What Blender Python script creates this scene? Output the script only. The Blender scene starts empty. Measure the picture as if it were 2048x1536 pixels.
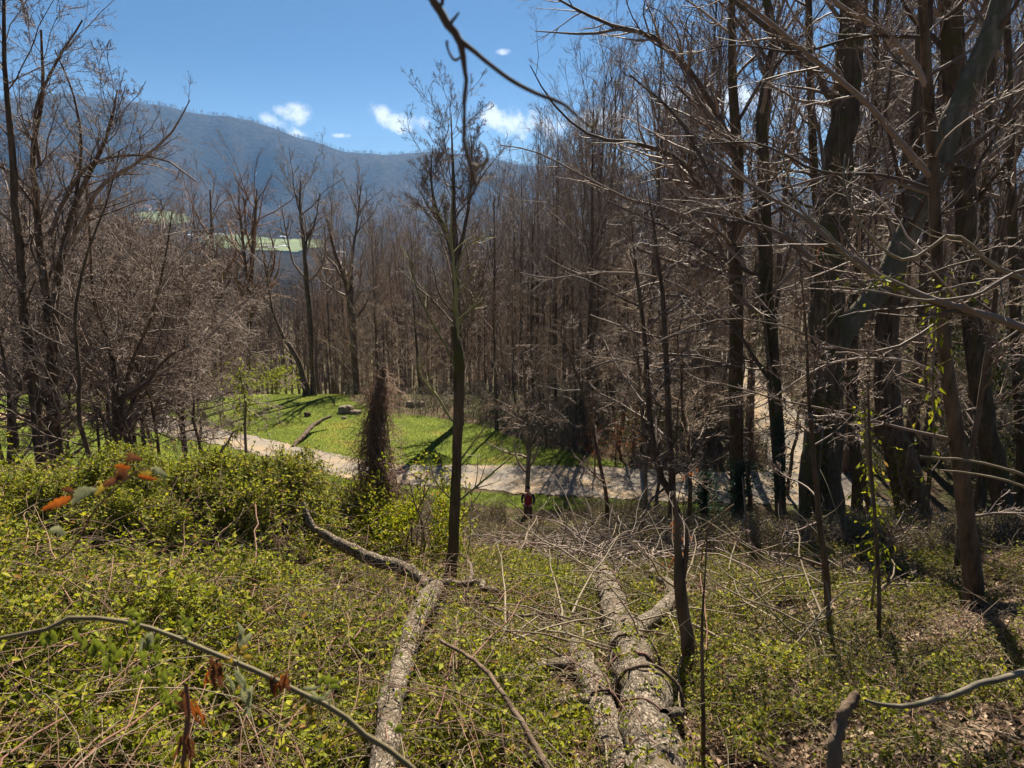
import bpy, math, random
import numpy as np
rng = np.random.default_rng(7)
random.seed(7)
C = bpy.context.scene
COL = C.collection
R = math.radians

# ------------------------------------------------------------------ camera, sky, sun, exposure
PITCH = R(11.0); F = 1365.33
cam_d = bpy.data.cameras.new('camera'); cam = bpy.data.objects.new('camera', cam_d); COL.objects.link(cam)
cam.location = (0, 0, 0); cam.rotation_euler = (R(90) - PITCH, 0, 0)
cam_d.lens = 24; cam_d.sensor_width = 36; cam_d.clip_start = 0.05; cam_d.clip_end = 20000
cam_d.dof.use_dof = True; cam_d.dof.focus_distance = 16; cam_d.dof.aperture_fstop = 6.3
C.camera = cam

SUN_EL, SUN_AZ = R(47), R(12)            # azimuth to the right of straight ahead (+Y)
w = bpy.data.worlds.new('World'); C.world = w; w.use_nodes = True
nt = w.node_tree; nt.nodes.clear()
def N(nt, t, **kw):
    n = nt.nodes.new(t)
    for k, v in kw.items():
        if k.startswith('i_'):
            n.inputs[k[2:].replace('_', ' ')].default_value = v
        else: setattr(n, k, v)
    return n
def ramp(nt, stops, src=None):
    n = nt.nodes.new('ShaderNodeValToRGB'); e = n.color_ramp.elements
    while len(e) < len(stops): e.new(0.5)
    for q, (p, c) in zip(e, stops):
        q.position = p; q.color = (*c, 1) if len(c) == 3 else c
    if src is not None: nt.links.new(src, n.inputs[0])
    return n
def build_world():
    L = nt.links.new
    sky = N(nt, 'ShaderNodeTexSky', sky_type='NISHITA', sun_disc=False, sun_elevation=SUN_EL, sun_rotation=SUN_AZ,
            altitude=300, air_density=1.0, dust_density=0.15, ozone_density=3.0)
    geo = N(nt, 'ShaderNodeNewGeometry'); sc = N(nt, 'ShaderNodeSeparateXYZ')
    neg = N(nt, 'ShaderNodeVectorMath', operation='SCALE'); neg.inputs[3].default_value = -1
    L(geo.outputs['Incoming'], neg.inputs[0]); L(neg.outputs[0], sc.inputs[0])
    az = N(nt, 'ShaderNodeMath', operation='ARCTAN2'); L(sc.outputs[0], az.inputs[0]); L(sc.outputs[1], az.inputs[1])
    el = N(nt, 'ShaderNodeMath', operation='ARCSINE'); L(sc.outputs[2], el.inputs[0])
    nz = N(nt, 'ShaderNodeTexNoise'); nz.inputs['Scale'].default_value = 34; nz.inputs['Detail'].default_value = 9; nz.inputs['Roughness'].default_value = .6
    L(neg.outputs[0], nz.inputs['Vector'])
    def ell(a0, e0, wa, we, tilt=0.0):
        def m(op, a, b):
            n = N(nt, 'ShaderNodeMath', operation=op)
            for i, v in enumerate((a, b)):
                if isinstance(v, (int, float)): n.inputs[i].default_value = v
                elif v is not None: L(v, n.inputs[i])
            return n.outputs[0]
        da = m('SUBTRACT', az.outputs[0], a0); de = m('SUBTRACT', el.outputs[0], e0)
        de = m('SUBTRACT', de, m('MULTIPLY', da, tilt))
        q = m('ADD', m('POWER', m('ABSOLUTE', m('DIVIDE', da, wa), None), 2.0), m('POWER', m('ABSOLUTE', m('DIVIDE', de, we), None), 2.0))
        return m('SUBTRACT', 1.0, q), m
    tot = None
    def pa(px, py):
        dx = (px-1024)/F; up = -(py-768)/F
        v = np.array([dx, math.cos(PITCH)+up*math.sin(PITCH), -math.sin(PITCH)+up*math.cos(PITCH)])
        return math.atan2(v[0], v[1]), math.atan2(v[2], math.hypot(v[0], v[1]))
    for (px, py, wx, wy, tl) in [(592, 228, 36, 24, 0), (558, 250, 48, 14, -.35), (765, 232, 24, 26, -.4), (815, 246, 62, 20, 0), (688, 271, 22, 5, 0),
                                 (985, 232, 42, 26, -.3), (1045, 248, 95, 30, -.2), (1190, 240, 110, 26, 0), (1400, 205, 190, 34, 0), (1006, 104, 16, 8, 0), (1660, 220, 120, 30, 0)]:
        a, e = pa(px, py)
        o, m = ell(a, e, wx/F, wy/F, tl)
        o = m('MAXIMUM', o, -1.0)
        tot = o if tot is None else m('MAXIMUM', tot, o)
    d = m('ADD', tot, m('MULTIPLY', m('SUBTRACT', nz.outputs[0], 0.5), 4.2))
    mask = N(nt, 'ShaderNodeMapRange'); L(d, mask.inputs[0]); mask.inputs[1].default_value = 0.05; mask.inputs[2].default_value = 1.35; mask.inputs[4].default_value = .92
    mask.interpolation_type = 'SMOOTHSTEP'
    mx = N(nt, 'ShaderNodeMixRGB'); L(mask.outputs[0], mx.inputs[0]); 
    tint = N(nt, 'ShaderNodeMixRGB', blend_type='MULTIPLY'); tint.inputs[0].default_value = 1; tr = ramp(nt, [(0.0, HORIZON), (.06, HORIZON), (.24, TOP), (.42, TOP), (.6, OVERHEAD)], sc.outputs[2]); L(tr.outputs[0], tint.inputs[2])
    L(sky.outputs[0], tint.inputs[1]); L(tint.outputs[0], mx.inputs[1]); mx.inputs[2].default_value = CLOUD
    bg = N(nt, 'ShaderNodeBackground'); bg.inputs[1].default_value = SKY_STRENGTH
    L(mx.outputs[0], bg.inputs[0]); out = N(nt, 'ShaderNodeOutputWorld'); L(bg.outputs[0], out.inputs[0])
SKY_STRENGTH = 0.052; HORIZON = (.47, .53, .55); TOP = (.19, .32, .41); OVERHEAD = (.3, .34, .36); CLOUD = (7.2, 7.2, 7.3, 1)
build_world()
sun_d = bpy.data.lights.new('sun', 'SUN'); sun = bpy.data.objects.new('sun', sun_d); COL.objects.link(sun)
sun_d.energy = 5.0; sun_d.angle = R(0.5); sun_d.color = (1.0, .91, .76)
sun.rotation_euler = (-(R(90) - SUN_EL), 0, -SUN_AZ)  # light travels towards -Y: the sun stands ahead of the camera
sun.location = (0, 0, 60)
C.view_settings.view_transform = 'Standard'; C.view_settings.look = 'None'; C.view_settings.exposure = 1.58; C.view_settings.gamma = 1
C.cycles.use_denoising = True
C.cycles.max_bounces = 5; C.cycles.diffuse_bounces = 2; C.cycles.glossy_bounces = 1; C.cycles.transmission_bounces = 3; C.cycles.volume_bounces = 0; C.cycles.transparent_max_bounces = 4

# ------------------------------------------------------------------ small maths
def hash2(ix, iy, s):
    h = np.sin(ix*127.1 + iy*311.7 + s*74.7)*43758.5453
    return h - np.floor(h)
def vnoise(x, y, s=0):
    x = np.asarray(x, float); y = np.asarray(y, float)
    ix, iy = np.floor(x), np.floor(y); fx, fy = x-ix, y-iy
    fx = fx*fx*(3-2*fx); fy = fy*fy*(3-2*fy)
    a = hash2(ix, iy, s); b = hash2(ix+1, iy, s); c = hash2(ix, iy+1, s); d = hash2(ix+1, iy+1, s)
    return (a*(1-fx)+b*fx)*(1-fy)+(c*(1-fx)+d*fx)*fy
def fbm(x, y, o=4, s=0):
    t = 0; a = 1; n = 0
    for k in range(o):
        t = t + a*vnoise(x*2**k, y*2**k, s+k*13); n += a; a *= .5
    return t/n
def sst(a, b, x):
    t = np.clip((x-a)/(b-a), 0, 1); return t*t*(3-2*t)
def nrm(v): return v/np.maximum(np.linalg.norm(v, axis=-1, keepdims=True), 1e-9)

def pdir(px, py):
    px = np.asarray(px, float); py = np.asarray(py, float)
    xc = (px-1024)/F; up = -(py-768)/F
    return np.stack([xc, math.cos(PITCH)+up*math.sin(PITCH), -math.sin(PITCH)+up*math.cos(PITCH)], -1)
def at(px, py, Y):
    d = pdir(px, py); return d*(np.asarray(Y)/d[..., 1])[..., None]
def proj(p):
    p = np.asarray(p, float)
    f = p[..., 1]*math.cos(PITCH)-p[..., 2]*math.sin(PITCH); u = p[..., 1]*math.sin(PITCH)+p[..., 2]*math.cos(PITCH)
    return 1024+F*p[..., 0]/f, 768-F*u/f

# ------------------------------------------------------------------ the ground's height (camera at z = 0)
_ky = [-200, -40, -6, 0, 4.5, 8, 12, 20, 28, 30.6, 33, 40, 58, 63, 75, 110, 160, 300, 700, 1000, 1400, 1800, 2200, 2600, 3200, 6000]
_kz = [10, 4, -0.9, -2.05, -3.3, -4.55, -6.05, -9.1, -11.75, -12.15, -12.2, -12.3, -12.5, -13.2, -17.5, -25, -30, -38, -38, -24, 5, 45, 95, 150, 160, 160]
_sy = np.concatenate([np.linspace(-40, 100, 1401), np.linspace(101, 6000, 3000)])
_sz = np.interp(_sy, _ky, _kz)
_near = np.convolve(np.pad(_sz[:1401], 12, mode='edge'), np.ones(25)/25, 'valid'); _near[-14:] = _sz[1387:1401]; _near[:14] = _sz[:14]
_sz[:1401] = _near
_rx = np.array([-400, 0, 130, 200, 330, 380, 500, 600, 690, 760, 860, 980, 1050, 1300, 1600, 2048, 2500])
_ry = np.array([250, 203, 192, 197, 217, 228, 243, 278, 308, 314, 306, 320, 334, 350, 356, 340, 330])
_rd = pdir(_rx, _ry); _raz = np.arctan2(_rd[:, 0], _rd[:, 1]); _rtan = _rd[:, 2]/np.hypot(_rd[:, 0], _rd[:, 1])
RIDGE = 3600.0
def H(x, y):
    x = np.asarray(x, float); y = np.asarray(y, float)
    r = np.hypot(x, y); far = sst(70, 200, r)
    z = np.interp(y*(1-far)+np.where(y > 0, r, y)*far, _sy, _sz)
    # bramble bank, left
    yy = y+(vnoise(x*.7, y*0+2.5, 8)-.5)*.7      # an overgrown cut bank: steep face towards the camera, gentle back
    z = z + sst(-1.9, -3.5, x)*(1-sst(-14, -26, x))*(.9+.2*vnoise(x*.5, y*.5, 3))*(1.0*sst(8.3, 8.95, yy)+.45*sst(8.9, 10.4, yy))*(1-sst(10.8, 14, y))
    z = z + .5*sst(-1.2, -3.4, x)*np.exp(-((y-5.2)/1.8)**2)*sst(-9, -6, x)
    # rise of the drive and the wood to the right
    z = z + sst(9, 22, x)*sst(33, 66, y)*3.6*(1-sst(80, 160, r)) + sst(22, 80, x)*11*sst(10, 60, y)*(1-sst(200, 700, r))
    z = z + sst(3, 16, x)*sst(26, 10, y)*0.9*(1-far)
    # bumps
    rough = sst(30.5, 27, y) + sst(64, 70, y)
    z = z + (fbm(x*1.1, y*1.1, 2, 55)-.5)*.62*sst(.5, -1.5, x)*sst(9, 6, y)*(1-far)
    z = z + rough*(fbm(x*.45, y*.45, 3, 5)-.5)*.5*(1-far)
    z = z + sst(120, 400, r)*(fbm(x/160, y/160, 4, 9)-.5)*26*(1-sst(900, 1200, r)*.6)
    # mountain
    az = np.arctan2(x, y)
    top = np.interp(az, _raz, _rtan)*RIDGE
    m = sst(2350, RIDGE, r)
    spur = np.abs(fbm(az*9+r/2600, r/1500, 3, 21)-.5)*2
    gul = np.abs(fbm(az*26+r/1500, r/700, 3, 31)-.5)*2
    mh = np.interp(np.full_like(r, 2350.), _sy, _sz)
    mz = mh + (top-mh)*m**.9 - (1-m)*m*4*(spur*170+gul*55) + (fbm(x/170, y/170, 3, 41)-.5)*26*m
    z = np.where(r > 2350, mz*np.where(r > RIDGE, 1-sst(RIDGE, 6500, r)*.85, 1), z)
    return z
def on(px, py, off=0.0, tmax=300):
    d = pdir(px, py); t = np.geomspace(1.2, tmax, 900)
    p = d*t[:, None]; below = p[:, 2] < H(p[:, 0], p[:, 1])+off
    k = int(np.argmax(below)) if below.any() else len(t)-1
    lo, hi = t[max(k-1, 0)], t[k]
    for _ in range(18):
        mdl = (lo+hi)/2; q = d*mdl
        if q[2] < H(q[0], q[1])+off: hi = mdl
        else: lo = mdl
    return d*hi

# ------------------------------------------------------------------ object helpers
def mesh(name, V, faces, mats, smooth=True, mi=None):
    """faces: list of (M,k) int arrays"""
    me = bpy.data.meshes.new(name); V = np.ascontiguousarray(V, dtype=np.float32).reshape(-1, 3)
    me.vertices.add(len(V)); me.vertices.foreach_set('co', V.ravel())
    if isinstance(faces, np.ndarray): faces = [faces]
    faces = [f for f in faces if len(f)]
    tot = np.concatenate([np.full(len(f), f.shape[1]) for f in faces]); idx = np.concatenate([f.ravel() for f in faces])
    me.loops.add(len(idx)); me.loops.foreach_set('vertex_index', idx.astype(np.int32))
    me.polygons.add(len(tot)); st = np.concatenate([[0], np.cumsum(tot)[:-1]])
    me.polygons.foreach_set('loop_start', st.astype(np.int32)); me.polygons.foreach_set('loop_total', tot.astype(np.int32))
    me.polygons.foreach_set('use_smooth', np.full(len(tot), smooth))
    if not isinstance(mats, (list, tuple)): mats = [mats]
    for m in mats: me.materials.append(m)
    if mi is not None: me.polygons.foreach_set('material_index', np.asarray(mi, np.int32))
    me.update(calc_edges=True)
    return me
def link(name, me, parent=None, loc=None):
    o = bpy.data.objects.new(name, me); COL.objects.link(o)
    if parent is not None: o.parent = parent
    if loc is not None: o.location = loc
    return o
def tag(o, label=None, cat=None, group=None, kind=None):
    if label: o['label'] = label
    if cat: o['category'] = cat
    if group: o['group'] = group
    if kind: o['kind'] = kind
    return o
def thing(name, label, cat, loc=(0, 0, 0), group=None):
    o = bpy.data.objects.new(name, None); COL.objects.link(o); o.location = tuple(float(v) for v in loc); o.empty_display_size = .2
    return tag(o, label, cat, group)
class Geo:
    """collects tubes, leaves and loose polygons"""
    def __init__(s): s.V = []; s.F4 = []; s.F3 = []; s.n = 0
    def add(s, V, F4=None, F3=None):
        V = np.asarray(V, float).reshape(-1, 3)
        if F4 is not None and len(F4): s.F4.append(np.asarray(F4)+s.n)
        if F3 is not None and len(F3): s.F3.append(np.asarray(F3)+s.n)
        s.V.append(V); s.n += len(V); return s
    def tubes(s, P, Rr, sides=3, cap=False, rough=0.0):
        """P (B,N,3) R (B,N)"""
        P = np.asarray(P, float); Rr = np.asarray(Rr, float)
        if P.ndim == 2: P = P[None]; Rr = Rr[None]
        if len(P) == 0: return s
        B, n = P.shape[:2]
        T = np.gradient(P, axis=1); T = nrm(T)
        mean = nrm(P[:, -1]-P[:, 0]+1e-6)
        ref = np.where(np.abs(mean[:, 2:3]) < .75, np.array([[0, 0, 1.]]), np.array([[1., .13, 0]]))
        A = nrm(np.cross(T, ref[:, None])); Bn = np.cross(T, A)
        a = np.linspace(0, 2*np.pi, sides, endpoint=False)
        ring = A[:, :, None]*np.cos(a)[None, None, :, None] + Bn[:, :, None]*np.sin(a)[None, None, :, None]
        rr = Rr[:, :, None, None]*np.ones((1, 1, sides, 1))
        if rough: rr = rr*(1+rough*(rng.random(rr.shape)-.5))
        V = P[:, :, None]+ring*rr
        b = np.arange(B)[:, None, None]*n*sides; i = np.arange(n-1)[None, :, None]*sides; j = np.arange(sides)[None, None, :]; j2 = (j+1) % sides
        q = np.stack([b+i+j, b+i+j2, b+i+sides+j2, b+i+sides+j], -1).reshape(-1, 4)
        s.add(V, q)
        if cap and sides >= 4:
            for bi in range(B):
                base = s.n-B*n*sides+bi*n*sides+(n-1)*sides
                for k in range(1, sides-1): s.F3.append(np.array([[base, base+k, base+k+1]]))
        return s
    def leaves(s, base, d, nn, ln, wd, fold=.25, bend=.0):
        d = nrm(d); side = nrm(np.cross(d, nn)); up = np.cross(side, d)
        ln = np.broadcast_to(np.asarray(ln, float), (len(base),))[:, None]; wd = np.broadcast_to(np.asarray(wd, float), (len(base),))[:, None]
        mid = base+d*ln*.45; tip = base+d*ln-up*ln*bend
        Vv = np.stack([base, mid+side*wd*.5+up*wd*fold, tip, mid-side*wd*.5+up*wd*fold], 1)
        k = np.arange(len(base))[:, None]*4
        s.add(Vv, None, np.concatenate([k+np.array([[0, 1, 2]]), k+np.array([[0, 2, 3]])]))
        return s
    def mesh(s, name, mats, smooth=True):
        fs = []
        if s.F4: fs.append(np.concatenate(s.F4))
        if s.F3: fs.append(np.concatenate(s.F3))
        return mesh(name, np.concatenate(s.V), fs, mats, smooth)
    def obj(s, name, mats, parent=None, smooth=True):
        return link(name, s.mesh(name, mats, smooth), parent)

# ------------------------------------------------------------------ materials
def mat(name):
    m = bpy.data.materials.new(name); m.use_nodes = True; m.node_tree.nodes.clear(); return m
def finish(m, col, rough=.8, bump=None, trans=0, spec=.3, tcol=None):
    t = m.node_tree; L = t.links.new
    p = N(t, 'ShaderNodeBsdfPrincipled'); p.inputs['Roughness'].default_value = rough; p.inputs['Specular IOR Level'].default_value = spec
    if isinstance(col, tuple): p.inputs['Base Color'].default_value = (*col, 1)
    else: L(col, p.inputs['Base Color'])
    if bump is not None:
        b = N(t, 'ShaderNodeBump'); b.inputs['Strength'].default_value = bump[1]; b.inputs['Distance'].default_value = bump[2]
        L(bump[0], b.inputs['Height']); L(b.outputs[0], p.inputs['Normal'])
    o = N(t, 'ShaderNodeOutputMaterial'); sh = p.outputs[0]
    if trans:
        tr = N(t, 'ShaderNodeBsdfTranslucent'); 
        src = tcol if tcol is not None else col
        if isinstance(src, tuple): tr.inputs[0].default_value = (*src, 1)
        else: L(src, tr.inputs[0])
        mx = N(t, 'ShaderNodeMixShader'); mx.inputs[0].default_value = trans; L(sh, mx.inputs[1]); L(tr.outputs[0], mx.inputs[2]); sh = mx.outputs[0]
    L(sh, o.inputs[0]); return m
def noise(t, scale, detail=4, coord='Object', rough=.55, stretch=None):
    tc = N(t, 'ShaderNodeTexCoord'); n = N(t, 'ShaderNodeTexNoise'); n.inputs['Scale'].default_value = scale; n.inputs['Detail'].default_value = detail
    n.inputs['Roughness'].default_value = rough
    if stretch:
        mp = N(t, 'ShaderNodeMapping'); mp.inputs['Scale'].default_value = stretch; t.links.new(tc.outputs[coord], mp.inputs[0]); t.links.new(mp.outputs[0], n.inputs['Vector'])
    else: t.links.new(tc.outputs[coord], n.inputs['Vector'])
    return n
def island(name, stops, rough=.6, trans=0, spec=.3, objvar=0):
    m = mat(name); t = m.node_tree; g = N(t, 'ShaderNodeNewGeometry')
    r = ramp(t, stops, g.outputs['Random Per Island'])
    return finish(m, r.outputs[0], rough, None, trans, spec)
def bark(name, c0, c1, scale=9, strength=.8, moss=None, dist=.03, stretch=(1, 1, .22)):
    m = mat(name); t = m.node_tree; L = t.links.new
    n1 = noise(t, scale, 6, stretch=stretch, rough=.65)
    r = ramp(t, [(.33, c0), (.66, c1)], n1.outputs[0]); col = r.outputs[0]
    n2 = noise(t, 1.1, 3)
    r2 = ramp(t, [(.35, (.72, .72, .72)), (.7, (1.2, 1.15, 1.1))], n2.outputs[0])
    mm = N(t, 'ShaderNodeMixRGB', blend_type='MULTIPLY'); mm.inputs[0].default_value = 1; L(col, mm.inputs[1]); L(r2.outputs[0], mm.inputs[2]); col = mm.outputs[0]
    if moss:
        n3 = noise(t, 2.3, 5); r3 = ramp(t, [(.5, (0, 0, 0)), (.62, (1, 1, 1))], n3.outputs[0])
        m3 = N(t, 'ShaderNodeMixRGB'); L(r3.outputs[0], m3.inputs[0]); L(col, m3.inputs[1]); m3.inputs[2].default_value = (*moss, 1); col = m3.outputs[0]
    return finish(m, col, .9, (n1.outputs[0], strength, dist), 0, .15)
M = {}
M['bark'] = bark('grey_brown_bark', (.05, .034, .022), (.18, .13, .09))
M['bark_moss'] = bark('mossy_bark', (.042, .03, .02), (.15, .11, .075), moss=(.075, .07, .025))
M['bark_pale'] = bark('smooth_grey_bark', (.09, .075, .055), (.24, .21, .16), scale=5, strength=.4, moss=(.11, .11, .06))
M['twig'] = island('twig_bark', [(0, (.07, .048, .036)), (.5, (.17, .12, .092)), (1, (.34, .26, .21))], .7)
M['twig_rust'] = island('rusty_twig_bark', [(0, (.09, .05, .03)), (.5, (.2, .11, .065)), (1, (.34, .2, .13))], .7)
M['twig_tan'] = island('tan_twig_bark', [(0, (.12, .08, .052)), (.5, (.27, .19, .125)), (1, (.45, .35, .25))], .7)
M['twig_far'] = island('far_twig_bark', [(0, (.1, .07, .05)), (1, (.25, .185, .14))], .9, spec=.05)
M['shoot'] = island('green_shoot_bark', [(0, (.16, .15, .06)), (1, (.3, .28, .12))], .6)
M['cane'] = island('bramble_cane_skin', [(0, (.09, .03, .022)), (.5, (.15, .065, .045)), (1, (.2, .12, .08))], .6)
M['leaf'] = island('honeysuckle_leaf', [(0, (.05, .07, .004)), (.3, (.14, .165, .007)), (.7, (.27, .285, .012)), (.92, (.42, .39, .03)), (1, (.28, .13, .045))], .6, .48, .13)
M['leaf_ivy'] = island('dark_ground_leaf', [(0, (.04, .05, .006)), (.5, (.12, .125, .01)), (.85, (.24, .225, .025)), (1, (.28, .16, .06))], .6, .4, .12)
M['leaf_lime'] = island('fresh_lime_leaf', [(0, (.15, .18, .01)), (1, (.27, .28, .03))], .55, .45, .2)
M['leaf_brush'] = island('dull_brush_leaf', [(0, (.08, .075, .022)), (.5, (.16, .145, .04)), (1, (.24, .18, .08))], .6, .3, .15)
M['leaf_dead'] = island('dead_leaf', [(0, (.12, .07, .04)), (.5, (.25, .16, .1)), (1, (.42, .31, .21))], .7, .25, .2)
M['leaf_rust'] = island('rusty_leaf', [(0, (.22, .06, .015)), (1, (.4, .14, .035))], .6, .4, .2)
M['leaf_ever'] = island('evergreen_leaf', [(0, (.03, .045, .012)), (.7, (.08, .09, .022)), (1, (.17, .16, .04))], .5, .3, .3)
M['needle'] = island('pine_needle', [(0, (.02, .05, .03)), (1, (.06, .11, .06))], .5, .25, .3)
M['grass'] = island('grass_blade', [(0, (.06, .09, .01)), (.7, (.15, .19, .02)), (.9, (.3, .28, .09)), (1, (.32, .24, .13))], .6, .4, .2)
M['straw'] = island('dry_stem', [(0, (.13, .095, .055)), (1, (.36, .29, .19))], .7, .2)
M['hair'] = finish(mat('dark_hair'), (.015, .01, .008), .5)
M['skin'] = finish(mat('skin'), (.42, .24, .17), .5)
M['red_cloth'] = finish(mat('dark_red_cloth'), (.22, .015, .03), .8)
M['navy_cloth'] = finish(mat('navy_sleeve_cloth'), (.015, .017, .035), .8)
M['jean'] = finish(mat('brown_trouser_cloth'), (.12, .06, .05), .85)
def logbark():
    m = mat('weathered_log_bark'); t = m.node_tree; L = t.links.new
    tc = N(t, 'ShaderNodeTexCoord')
    wv = noise(t, 3, 3); add = N(t, 'ShaderNodeMixRGB', blend_type='ADD'); add.inputs[0].default_value = .25
    L(tc.outputs['Object'], add.inputs[1]); L(wv.outputs['Color'], add.inputs[2])
    v = N(t, 'ShaderNodeTexVoronoi', feature='DISTANCE_TO_EDGE'); v.inputs['Scale'].default_value = 30
    mp = N(t, 'ShaderNodeMapping'); mp.inputs['Scale'].default_value = (1.6, .42, .7); L(add.outputs[0], mp.inputs[0]); L(mp.outputs[0], v.inputs['Vector'])
    n2 = noise(t, 26, 6, rough=.7)
    r = ramp(t, [(0, (.04, .03, .022)), (.04, (.16, .13, .1)), (.16, (.3, .25, .195)), (1, (.4, .345, .275))], v.outputs['Distance'])
    r2 = ramp(t, [(.4, (.22, .19, .16)), (.56, (1.1, 1.08, 1.04))], n2.outputs[0])
    mm = N(t, 'ShaderNodeMixRGB', blend_type='MULTIPLY'); mm.inputs[0].default_value = 1; L(r.outputs[0], mm.inputs[1]); L(r2.outputs[0], mm.inputs[2])
    n4 = noise(t, 4, 4); r4 = ramp(t, [(.52, (0, 0, 0)), (.68, (1, 1, 1))], n4.outputs[0])
    mm2 = N(t, 'ShaderNodeMixRGB'); L(r4.outputs[0], mm2.inputs[0]); L(mm.outputs[0], mm2.inputs[1]); mm2.inputs[2].default_value = (.13, .1, .06, 1)
    h = N(t, 'ShaderNodeMath', operation='ADD'); L(v.outputs['Distance'], h.inputs[0]); L(n2.outputs[0], h.inputs[1])
    return finish(m, mm2.outputs[0], .9, (h.outputs[0], 1.0, .03), 0, .15)
M['log'] = logbark()
def groundmat():
    m = mat('leaf_litter_soil'); t = m.node_tree
    n1 = noise(t, 24, 8, rough=.75); r1 = ramp(t, [(.32, (.018, .012, .008)), (.5, (.07, .045, .028)), (.6, (.15, .1, .062)), (.75, (.3, .21, .135))], n1.outputs[0])
    n2 = noise(t, .55, 5); r2 = ramp(t, [(.45, (0, 0, 0)), (.62, (.75, .75, .75))], n2.outputs[0])
    n3 = noise(t, 14, 6); r3 = ramp(t, [(.35, (.02, .028, .008)), (.65, (.1, .12, .03))], n3.outputs[0])
    mx = N(t, 'ShaderNodeMixRGB'); t.links.new(r2.outputs[0], mx.inputs[0]); t.links.new(r1.outputs[0], mx.inputs[1]); t.links.new(r3.outputs[0], mx.inputs[2])
    return finish(m, mx.outputs[0], .95, (n1.outputs[0], .8, .06), 0, .1)
M['ground'] = groundmat()
def farmat():
    m = mat('bare_wooded_hillside'); t = m.node_tree; L = t.links.new
    n1 = noise(t, .045, 8, rough=.72, stretch=(1, 1, 1)); r1 = ramp(t, [(.36, (.012, .013, .012)), (.5, (.035, .03, .024)), (.66, (.075, .06, .045))], n1.outputs[0])
    n2 = noise(t, .0025, 5); r2 = ramp(t, [(.4, (.7, .72, .75)), (.62, (1.25, 1.15, 1.0))], n2.outputs[0])
    mm = N(t, 'ShaderNodeMixRGB', blend_type='MULTIPLY'); mm.inputs[0].default_value = 1; L(r1.outputs[0], mm.inputs[1]); L(r2.outputs[0], mm.inputs[2])
    return finish(m, mm.outputs[0], 1, (n1.outputs[0], 1.0, 14), 0, .0)
M['hill'] = farmat()
def lawnmat():
    m = mat('mown_grass'); t = m.node_tree; L = t.links.new
    n1 = noise(t, 22, 6, rough=.7); r1 = ramp(t, [(.3, (.05, .075, .008)), (.55, (.115, .15, .014)), (.75, (.22, .23, .04))], n1.outputs[0])
    n2 = noise(t, .35, 5); r2 = ramp(t, [(.33, (.7, .72, .6)), (.5, (1.0, 1.0, .8)), (.6, (1.15, 1.08, 1.0)), (.72, (1.9, 1.15, 1.9))], n2.outputs[0])
    mm = N(t, 'ShaderNodeMixRGB', blend_type='MULTIPLY'); mm.inputs[0].default_value = 1; L(r1.outputs[0], mm.inputs[1]); L(r2.outputs[0], mm.inputs[2])
    return finish(m, mm.outputs[0], .9, (n1.outputs[0], 1.0, .05), 0, .1)
M['lawn'] = lawnmat()
def gravelmat(name, base):
    m = mat(name); t = m.node_tree; L = t.links.new
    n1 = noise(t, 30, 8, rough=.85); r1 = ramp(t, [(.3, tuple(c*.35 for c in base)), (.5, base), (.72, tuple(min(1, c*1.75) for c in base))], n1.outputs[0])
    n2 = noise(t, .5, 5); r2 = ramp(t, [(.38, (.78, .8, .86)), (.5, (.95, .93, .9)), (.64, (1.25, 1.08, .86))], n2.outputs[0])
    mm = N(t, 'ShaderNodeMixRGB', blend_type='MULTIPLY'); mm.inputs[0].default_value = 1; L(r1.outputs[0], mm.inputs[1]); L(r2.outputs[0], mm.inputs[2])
    return finish(m, mm.outputs[0], .95, (n1.outputs[0], 1.0, .05), 0, .1)
M['gravel'] = gravelmat('grey_gravel', (.27, .23, .185)); M['dirt'] = gravelmat('tan_dirt', (.34, .24, .155))
M['field'] = finish(mat('far_pasture'), ramp(bpy.data.materials['far_pasture'].node_tree, [(.35, (.07, .1, .03)), (.65, (.15, .18, .06))], noise(bpy.data.materials['far_pasture'].node_tree, .02, 5).outputs[0]).outputs[0], 1)
M['white'] = finish(mat('white_paint'), (.8, .8, .8), .5); M['roof'] = finish(mat('brown_shingle'), (.28, .17, .11), .7); M['tin'] = finish(mat('pale_tin_roof'), (.7, .72, .74), .4)
M['glass'] = finish(mat('dark_window_glass'), (.02, .025, .03), .1, spec=.8)
M['rock'] = finish(mat('lawn_rock'), ramp(bpy.data.materials['lawn_rock'].node_tree, [(.35, (.12, .09, .06)), (.65, (.3, .24, .17))], noise(bpy.data.materials['lawn_rock'].node_tree, 3, 6).outputs[0]).outputs[0], .9)

# ------------------------------------------------------------------ setting: one ground sheet
def polar(r0, r1, nr, azs, off=0.0):
    rr = np.geomspace(r0, r1, nr); A, Q = np.meshgrid(azs, rr); x = np.sin(A)*Q; y = np.cos(A)*Q
    return np.stack([x, y, H(x, y)+off], -1)
def grid_faces(nr, na, wrap=False):
    i = np.arange(nr-1)[:, None]*na; j = np.arange(na if wrap else na-1)[None, :]; j2 = (j+1) % na
    return np.stack([i+j, i+j2, i+na+j2, i+na+j], -1).reshape(-1, 4)[:, ::-1]
azs = np.concatenate([np.radians(np.arange(-52, 52.01, .3)), np.radians(np.arange(56, 305, 4.0))])
V = polar(.35, 5200, 760, azs); nr, na = V.shape[:2]
fc = grid_faces(nr, na, True)
rad = np.hypot(V[..., 0], V[..., 1]).reshape(-1)[fc[:, 0]]
g = link('ground', mesh('ground', V, fc, [M['ground'], M['hill']], mi=(rad > 420)))
tag(g, kind='structure')

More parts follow.
